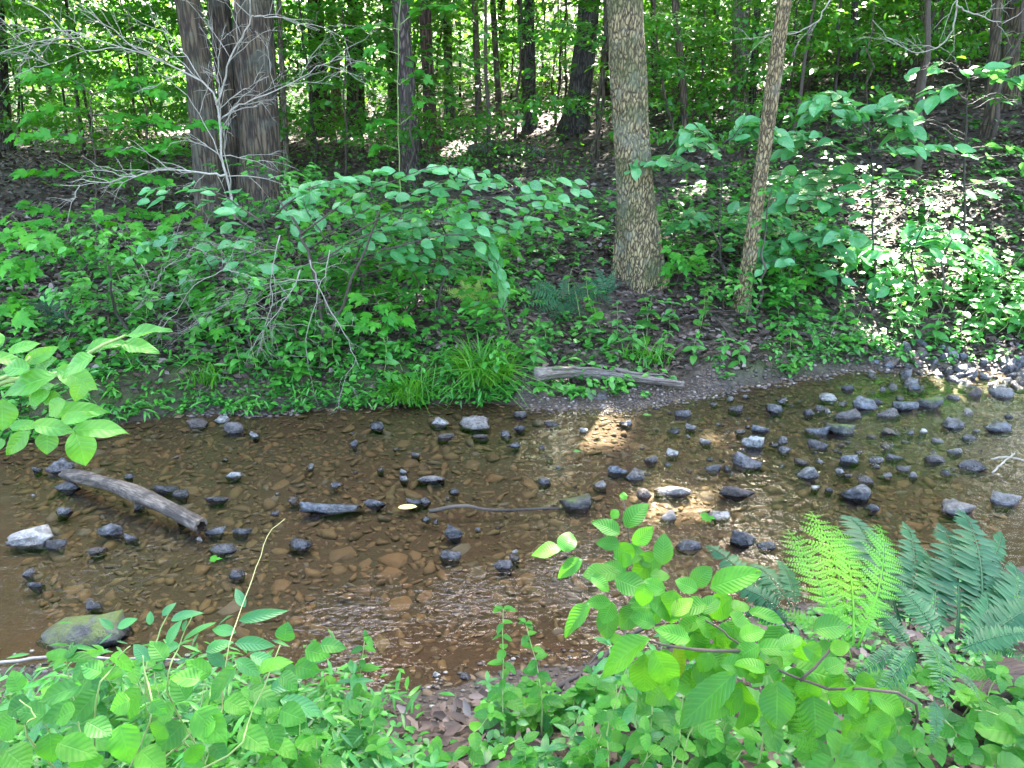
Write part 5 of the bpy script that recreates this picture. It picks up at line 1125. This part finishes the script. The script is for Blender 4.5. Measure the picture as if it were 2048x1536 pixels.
fern('dark evergreen fern spreading blue-green fronds to the right edge', b0, [
    (at_t(1925, 1290, 1.45), at_t(2095, 1195, 1.5), (-.1, -.5, .8), 1.35), (at_t(1915, 1300, 1.42), at_t(2085, 1262, 1.4), (0, -.4, .9), 1.2), (at_t(1850, 1270, 1.5), at_t(1886, 1395, 1.35), (0, -.6, .8), 1.5), (at_t(1868, 1395, 1.4), at_t(1866, 1492, 1.35), (0, -.6, .8), 1.25),
    (at_t(1915, 1340, 1.42), at_t(1962, 1400, 1.36), (0, -.5, .8), 1.0), (at_t(1835, 1290, 1.48), at_t(1745, 1395, 1.4), (0, -.5, .8), 1.0), (at_t(1800, 1290, 1.5), at_t(1700, 1355, 1.45), (0, -.5, .8), 1.0), (at_t(1960, 1290, 1.5), at_t(2080, 1330, 1.4), (0, -.5, .8), .9)], 'c', 1.0)
b0 = on_ground(1570, 1400)
fern('blue-green evergreen fern left of the bright lady fern', b0, [(at_t(1575, 1260, 1.6), at_t(1412, 1070, 1.85), UPC, .7), (at_t(1580, 1215, 1.6), at_t(1500, 1115, 1.75), UPC, 1.1), (at_t(1570, 1225, 1.58), at_t(1450, 1160, 1.7), UPC, 1.0), (at_t(1590, 1240, 1.58), at_t(1470, 1215, 1.62), UPC, 1.0), (at_t(1590, 1220, 1.6), at_t(1560, 1110, 1.72), UPC, 1.0)], 'c', 1.1)
b0 = on_ground(1690, 1380)
fern('bright yellow-green lacy fern in the lower right', b0, [(at_t(1680, 1290, 1.5), at_t(1585, 1045, 1.72), UPC, 1.1), (at_t(1690, 1290, 1.52), at_t(1635, 1008, 1.78), UPC, 1.1), (at_t(1700, 1290, 1.5), at_t(1690, 1040, 1.76), UPC, .95), (at_t(1710, 1290, 1.5), at_t(1780, 1040, 1.76), UPC, .9), (at_t(1670, 1280, 1.45), at_t(1560, 1215, 1.5), UPC, 1.1), (at_t(1710, 1270, 1.45), at_t(1765, 1180, 1.5), UPC, 1.1), (at_t(1700, 1320, 1.42), at_t(1640, 1150, 1.5), UPC, 1.1)], 'l', 1.0)
b0 = on_ground(1620, 1560); fern('small green lacy fern under the beech leaves at the bottom', b0, [(at_t(1620, 1520, 1.45), at_t(1590, 1380, 1.4), UPC, 1.0), (at_t(1640, 1500, 1.45), at_t(1570, 1470, 1.4), UPC, 1.0), (at_t(1720, 1480, 1.4), at_t(1770, 1410, 1.4), UPC, .9)], 'l', 1.0)
def ground_fern(label, px, py, tips, kind, wr=1.4, lift=.1):
    b = on_ground(px, py); fern(label, b, [(b + [0, 0, .03], at_y(x, y, b[1] + dy) , (0, -.45, .9), wr) for x, y, dy in tips], kind)
ground_fern('dark green fern fanning out on the far bank left of the big pale tree', 1125, 612, [(1020, 575, -.1), (1030, 612, -.2), (1062, 632, -.25), (1100, 648, -.3), (1145, 652, -.3), (1178, 632, -.25), (1060, 555, .1), (1180, 560, .1), (1215, 585, -.1), (1130, 545, .15)], 'cs', 1.5)
ground_fern('dark green fern close to the foot of the big pale tree', 1210, 598, [(1160, 548, .1), (1190, 530, .1), (1230, 535, .1), (1245, 560, 0), (1222, 612, -.2), (1170, 575, 0)], 'cs', 1.4)
ground_fern('pale yellowish fern left of the dark far-bank fern', 955, 615, [(885, 575, 0), (915, 550, .1), (960, 548, .1), (1000, 580, 0), (990, 625, -.15), (935, 635, -.2)], 'y', 1.3)
ground_fern('dark fern at the left end of the far bank', 105, 640, [(50, 600, 0), (80, 580, .1), (130, 580, .1), (165, 610, 0), (150, 655, -.2), (100, 670, -.2), (60, 650, -.1)], 'cs', 1.5)
ground_fern('small dim fern in the shade behind the big pale tree', 1200, 470, [(1170, 455, 0), (1190, 440, .1), (1225, 445, .1), (1240, 470, 0)], 'cs', 1.4)

# ------------------------------------------------------------------ near plants: leaves laid one by one
def laid(o, kind, lst, t, upj=.25, seed=0, jit=.06):
    r = np.random.default_rng(seed)
    for (bx, by, tx, ty, wpx) in lst:
        t0 = t + r.uniform(-jit, jit); dd = math.hypot(tx - bx, ty - by) * t0 / FPX
        b = at_t(bx, by, t0); e = at_t(tx, ty, t0 - r.uniform(-.25, .35) * dd); L = np.linalg.norm(e - b)
        me = LF[kind][int(r.integers(len(LF[kind])))]; base_w = {'beech': .56, 'hydrangea': .62, 'bigleaf': .50, 'lance': .32}[kind]
        view = nrm(np.array([0, 0, CAM_H]) - b); up = view * .75 + np.array([0, 0, .6]) + r.normal(0, upj, 3)
        obj('leaf', me, o, leaf_M(b - org(o), e - org(o), up, min(1.7, max(.6, wpx * t0 / FPX / L / base_w * 1.12))))
    return o
# big smooth leaves from the left edge
o = thing('broad_leaved_branch', 'branch of large smooth pale-green leaves reaching in from the left edge over the water', 'branch', on_ground(-260, 1300)); t = 1.9
twig(o, [org(o), at_t(-150, 900, t), at_t(-40, 780, t), at_t(110, 745, t), at_t(180, 705, t), at_t(250, 672, t)], .010, .003, 'stem_green', 'stem', 18, .006)
twig(o, [at_t(-150, 900, t), at_t(-30, 860, t), at_t(70, 850, t), at_t(150, 862, t)], .006, .003, 'stem_green', 'stem', 10, .005, seed=2)
twig(o, [at_t(-60, 800, t), at_t(30, 740, t), at_t(60, 715, t)], .005, .003, 'stem_green', 'stem', 10, .005, seed=4)
laid(o, 'bigleaf', [(251, 671, 340, 655, 26), (238, 686, 318, 702, 32), (171, 702, 245, 676, 30), (113, 739, 190, 764, 46), (116, 750, -6, 776, 46), (190, 712, 112, 738, 40), (51, 724, 102, 698, 26), (20, 705, 62, 680, 24), (-20, 712, 44, 720, 26), (103, 828, 194, 806, 40), (122, 842, 170, 828, 24),
    (66, 850, 132, 853, 34), (147, 862, 232, 841, 44), (150, 862, 178, 926, 64), (96, 860, 92, 908, 44), (60, 862, 2, 909, 30), (4, 798, 6, 862, 48), (20, 856, 70, 842, 26), (85, 800, 120, 792, 30), (58, 808, 92, 780, 36), (38, 784, 64, 784, 30), (140, 775, 174, 792, 26), (110, 770, 40, 800, 40), (60, 740, 0, 730, 36), (70, 735, 110, 715, 28), (30, 770, -10, 745, 30), (130, 800, 90, 830, 34), (165, 760, 150, 800, 30), (0, 690, -10, 660, 30), (10, 880, -20, 900, 30)], t, seed=1)
# beech branch on the right
o = thing('beech_branch', 'low branch of toothed pleated bright-green leaves across the lower right', 'branch', on_ground(1820, 1480)); t = 1.42
P = twig(o, [org(o), at_t(1830, 1400, 1.36), at_t(1640, 1372, t), at_t(1560, 1345, t), at_t(1490, 1300, t), at_t(1440, 1262, t + .02), at_t(1380, 1222, t + .05), at_t(1300, 1190, t + .08), at_t(1210, 1150, t + .1), at_t(1120, 1105, t + .12)], .0030, .0010, 'twig_brown', 'stem', 30, .004)
twig(o, [at_t(1360, 1210, t + .05), at_t(1310, 1160, t + .08), at_t(1270, 1110, t + .1), at_t(1252, 1050, t + .1), at_t(1246, 990, t + .12)], .002, .0009, 'twig_brown', 'twig', 12, .003, seed=3)
twig(o, [at_t(1490, 1300, t), at_t(1420, 1300, t - .02), at_t(1340, 1290, t - .03), at_t(1290, 1280, t - .03)], .004, .0015, 'twig_brown', 'twig', 10, .003, seed=5)
twig(o, [at_t(1600, 1362, t), at_t(1660, 1300, t), at_t(1700, 1250, t)], .003, .0015, 'twig_brown', 'twig', 10, .003, seed=6)
laid(o, 'beech', [(1122, 1100, 1063, 1098, 38), (1130, 1104, 1138, 1062, 40), (1165, 1120, 1111, 1148, 30), (1240, 1068, 1192, 1036, 32), (1252, 1054, 1282, 1006, 38), (1246, 1000, 1248, 984, 14), (1236, 1020, 1222, 1036, 18), (1266, 1088, 1305, 1058, 30), (1240, 1090, 1195, 1080, 28), (1325, 1130, 1328, 1070, 36), (1217, 1208, 1213, 1281, 40), (1182, 1208, 1118, 1262, 34),
    (1180, 1152, 1224, 1176, 30), (1222, 1205, 1174, 1202, 26), (1290, 1166, 1287, 1216, 34), (1329, 1202, 1292, 1250, 32), (1300, 1277, 1183, 1337, 58), (1290, 1308, 1287, 1407, 56), (1308, 1300, 1352, 1386, 56), (1350, 1290, 1372, 1370, 50), (1470, 1346, 1354, 1454, 58), (1484, 1364, 1491, 1462, 60), (1555, 1362, 1553, 1460, 62), (1628, 1392, 1635, 1478, 62), (1592, 1334, 1710, 1368, 66),
    (1684, 1383, 1770, 1417, 46), (1740, 1386, 1824, 1424, 44), (1626, 1260, 1700, 1243, 44), (1515, 1298, 1592, 1289, 36), (1606, 1292, 1655, 1318, 36), (1498, 1224, 1568, 1230, 28), (1420, 1176, 1518, 1138, 48), (1385, 1170, 1420, 1135, 36), (1480, 1275, 1525, 1255, 34), (1445, 1245, 1456, 1298, 34), (1462, 1216, 1500, 1208, 30), (1405, 1240, 1350, 1250, 34), (1380, 1280, 1320, 1255, 34), (1345, 1230, 1378, 1196, 30), (1400, 1225, 1440, 1190, 32),
    (1420, 1310, 1400, 1390, 46), (1440, 1330, 1520, 1330, 40), (1530, 1345, 1480, 1310, 34), (1280, 1130, 1310, 1110, 26), (1262, 1110, 1238, 1130, 26), (1300, 1150, 1340, 1150, 26), (1250, 1150, 1215, 1120, 30), (1330, 1180, 1290, 1160, 26), (1385, 1330, 1440, 1370, 44), (1660, 1300, 1700, 1290, 30), (1650, 1340, 1690, 1320, 34), (1310, 1250, 1268, 1230, 30), (1395, 1180, 1352, 1160, 30), (1560, 1300, 1600, 1262, 34), (1345, 1330, 1325, 1400, 40), (1580, 1400, 1600, 1470, 44)], t, seed=2, jit=.08)
rb = np.random.default_rng(17); ex = []
for k in range(84):
    q = rb.random() ** .8; bx = 1200 + 580 * q + rb.normal(0, 30); by = 1150 + 255 * q + rb.normal(0, 50) + (60 * rb.random() if q > .4 else 0); a = rb.uniform(.3, 3.3); Lp = rb.uniform(45, 90); ex.append((bx, by, bx + math.cos(a) * Lp, by + math.sin(a) * Lp * .8, Lp * .6))
laid(o, 'beech', ex, t + .06, seed=12, jit=.08)
# wild hydrangea in the lower left
o = thing('wild_hydrangea', 'broad toothed oval leaves of a wild plant filling the lower left corner', 'plant', on_ground(200, 1640)); t = 1.42
for k, pts in enumerate([[(190, 1420), (230, 1330), (260, 1290)], [(290, 1460), (290, 1350), (285, 1310)], [(400, 1450), (420, 1380), (470, 1330)], [(60, 1480), (70, 1430), (40, 1400)], [(440, 1520), (500, 1440), (560, 1290)]]):
    twig(o, [org(o)] + [at_t(x, y, t) for x, y in pts], .0022, .0010, 'stem_green', 'stem', 12, .004, seed=k)
laid(o, 'hydrangea', [(164, 1370, 68, 1402, 40), (222, 1312, 272, 1325, 46), (279, 1376, 237, 1445, 44), (372, 1400, 350, 1352, 38), (470, 1335, 410, 1403, 40), (400, 1360, 340, 1345, 34), (391, 1422, 452, 1484, 58), (368, 1446, 305, 1508, 46), (196, 1384, 134, 1444, 44), (175, 1444, 224, 1470, 42), (116, 1486, 196, 1510, 52), (100, 1466, 104, 1532, 50), (304, 1402, 326, 1430, 28), (384, 1490, 396, 1534, 40),
    (569, 1282, 572, 1248, 36), (60, 1400, 10, 1430, 40), (40, 1380, 20, 1345, 34), (30, 1440, -10, 1480, 48), (150, 1420, 100, 1440, 40), (240, 1450, 260, 1530, 56), (330, 1450, 300, 1480, 44), (450, 1400, 500, 1420, 40), (500, 1380, 555, 1400, 40), (520, 1340, 570, 1310, 36), (560, 1350, 600, 1370, 36), (610, 1300, 660, 1310, 34), (590, 1330, 640, 1345, 38), (480, 1460, 540, 1500, 44), (420, 1350, 372, 1320, 34), (330, 1320, 300, 1280, 34), (205, 1345, 160, 1330, 36), (130, 1390, 80, 1370, 34), (10, 1500, 60, 1540, 60), (180, 1500, 160, 1560, 60), (280, 1500, 330, 1545, 54), (560, 1420, 610, 1440, 44), (540, 1450, 560, 1500, 40), (90, 1430, 30, 1420, 44), (260, 1400, 215, 1420, 40), (350, 1420, 300, 1440, 40), (430, 1440, 390, 1470, 40), (640, 1290, 690, 1290, 30)], t, seed=3, jit=.1)
o = thing('lance_leaved_plant', 'plant with narrow pointed leaves and a long thin stem arching over the water', 'plant', on_ground(440, 1560)); t = 1.55
twig(o, [org(o), at_t(450, 1340, t), at_t(478, 1230, t), at_t(505, 1150, t + .02), at_t(535, 1070, t + .05), at_t(570, 1038, t + .08)], .0013, .0005, 'stem_yel', 'stem', 20, .002)
twig(o, [org(o), at_t(340, 1400, t), at_t(360, 1290, t), at_t(385, 1230, t)], .0022, .001, 'stem_green', 'stem', 12, .002, seed=2)
twig(o, [org(o), at_t(300, 1400, t), at_t(320, 1270, t), at_t(345, 1215, t)], .0022, .001, 'stem_green', 'stem', 12, .002, seed=3)
laid(o, 'lance', [(478, 1241, 560, 1219, 22), (490, 1214, 468, 1176, 18), (366, 1281, 428, 1240, 24), (360, 1290, 300, 1302, 22), (412, 1303, 460, 1278, 26), (472, 1265, 420, 1255, 22), (470, 1286, 545, 1287, 26), (342, 1241, 389, 1215, 20), (325, 1232, 345, 1205, 14), (300, 1250, 300, 1222, 22), (335, 1290, 355, 1240, 24), (235, 1256, 270, 1235, 22), (225, 1258, 200, 1236, 14), (365, 1262, 372, 1240, 14), (450, 1330, 410, 1300, 26), (470, 1320, 520, 1345, 30), (300, 1320, 260, 1290, 26), (500, 1310, 560, 1330, 26), (560, 1400, 650, 1420, 34), (540, 1380, 600, 1350, 28)], t, seed=4)
# low herbs along the near bank
r = np.random.default_rng(91)
NEAR = ['herb', 'herb', 'herb', 'round', 'lance', 'herb']
spots = []
for k in range(64):
    px = 560 + 800 * (k + r.random()) / 64; py = r.uniform(1400, 1640); spots.append((px, py))
for k in range(14): spots.append((r.uniform(1380, 1800), r.uniform(1490, 1640)))
for k in range(12): spots.append((r.uniform(1880, 2080), r.uniform(1440, 1620)))
for k in range(14): spots.append((r.uniform(0, 560), r.uniform(1500, 1700)))
for k, (px, py) in enumerate(spots):
    if 660 < px < 980 and py < 1530: continue
    kd = NEAR[k % len(NEAR)]; p = on_ground(px, py); h = r.uniform(.12, .36) * (1.35 if py > 1500 else .85) * (.58 if 600 < px < 1230 else 1.0)
    spot = 'beside the rotten log' if 78 <= k < 90 else ('under the broad toothed leaves' if k >= 90 else next(w for lim, w in [(640, 'right of the broad toothed leaves'), (720, 'by the star-like whorl'), (800, 'by the light upright sprig'), (900, 'right of the bare gravel'), (980, 'left of the slender upright plant'), (1060, 'between the two slender upright plants'), (1150, 'right of the two slender upright plants'), (1240, 'by the leafy sprig'), (1340, 'left below the beech branch'), (1440, 'under the hanging beech leaves'), (1560, 'under the middle of the beech branch'), (1680, 'by the larger five-leaved creeper'), (9999, 'by the small five-leaved creeper')] if px < lim))
    where_ = spot + (', near the water' if py < 1470 else (', mid bank' if py < 1550 else ', lowest row'))
    herb(('taller ' if h > .2 else 'low ') + {'herb': 'toothed-leaf herb ', 'round': 'round-leaved herb ', 'lance': 'narrow-leaved herb '}[kd] + where_, p, h, int(r.integers(4, 7)), r.uniform(.045, .085) * (1.3 if kd == 'lance' else 1), kd, 500 + k, 'herb', 'herb', 'low herbs on the near bank', lean=(r.normal(0, .04), r.normal(0, .04)), lo=.25)
for k, (px, py, h, lb) in enumerate([(1010, 1490, .42, 'slender upright plant with toothed leaflets rising over the near water edge'), (1085, 1480, .36, 'slender plant with drooping toothed tip right of its taller twin'), (735, 1480, .34, 'light upright sprig at the near water edge left of centre'), (690, 1500, .22, 'star-like whorl of pale leaves at the near water edge'), (1370, 1440, .3, 'narrow-leaved sprig under the beech twig tip'), (1210, 1500, .3, 'leafy sprig standing under the beech branch')]):
    p = on_ground(px, py); herb(lb, p, h, 7 if k < 3 else 3, .05 if k < 3 else .085, 'herb' if k < 3 else 'lance', 700 + k, 'sprig', 'plant', lean=(r.normal(0, .03), .08), lo=.4 if k < 3 else .8, wr=.9)
# five-leaved creepers and round-leaved vine at the bottom right
def creeper(label, px, py, tt, L, n=5, kind='herb', seed=0):
    c = at_t(px, py, tt); g = G(c[0], c[1]); o = thing('creeper', label, 'creeper', g); r = np.random.default_rng(seed)
    twig(o, [g, (g + c) / 2 + [.01, 0, 0], c], .003, .0015, 'twig_brown', 'stem', 8, .003, 4, seed)
    for q in range(n):
        a = 6.283 * q / n + r.normal(0, .12); d = np.array([math.cos(a), math.sin(a), r.uniform(-.25, .1)]); add_leaf(o, kind, c + d * .006, c + nrm(d) * L * r.uniform(.85, 1.15), (0, -.35, 1), 1.0)
creeper('five-leaved creeper at the bottom edge below the yellowed beech leaf', 1762, 1490, 1.62, .085, seed=1)
creeper('larger five-leaved creeper at the bottom edge under the beech branch', 1670, 1515, 1.55, .10, seed=2)
creeper('five-leaved creeper half cut by the bottom right edge', 1990, 1530, 1.6, .08, seed=3)
o = thing('round_leaved_vine', 'trailing vine with small round yellow-green leaves in the lower right corner', 'vine', on_ground(1940, 1520))
for k, pts in enumerate([[(1890, 1440), (1910, 1470), (1935, 1500), (1950, 1530)], [(2050, 1470), (2000, 1430), (1950, 1420)], [(1900, 1330), (1870, 1360), (1850, 1390)]]):
    Pv = twig(o, [at_t(x, y, 1.62) for x, y in pts], .002, .0012, 'stem_green', 'stem', 12, .004, 4, k)
    for q in range(9):
        i = int(q * 11 / 9); a = r.uniform(0, 6.28); d = nrm([math.cos(a), math.sin(a), r.uniform(-.2, .2)]); add_leaf(o, 'round', Pv[i], Pv[i] + d * r.uniform(.03, .05), r.normal(0, .2, 3) + [0, -.3, 1])
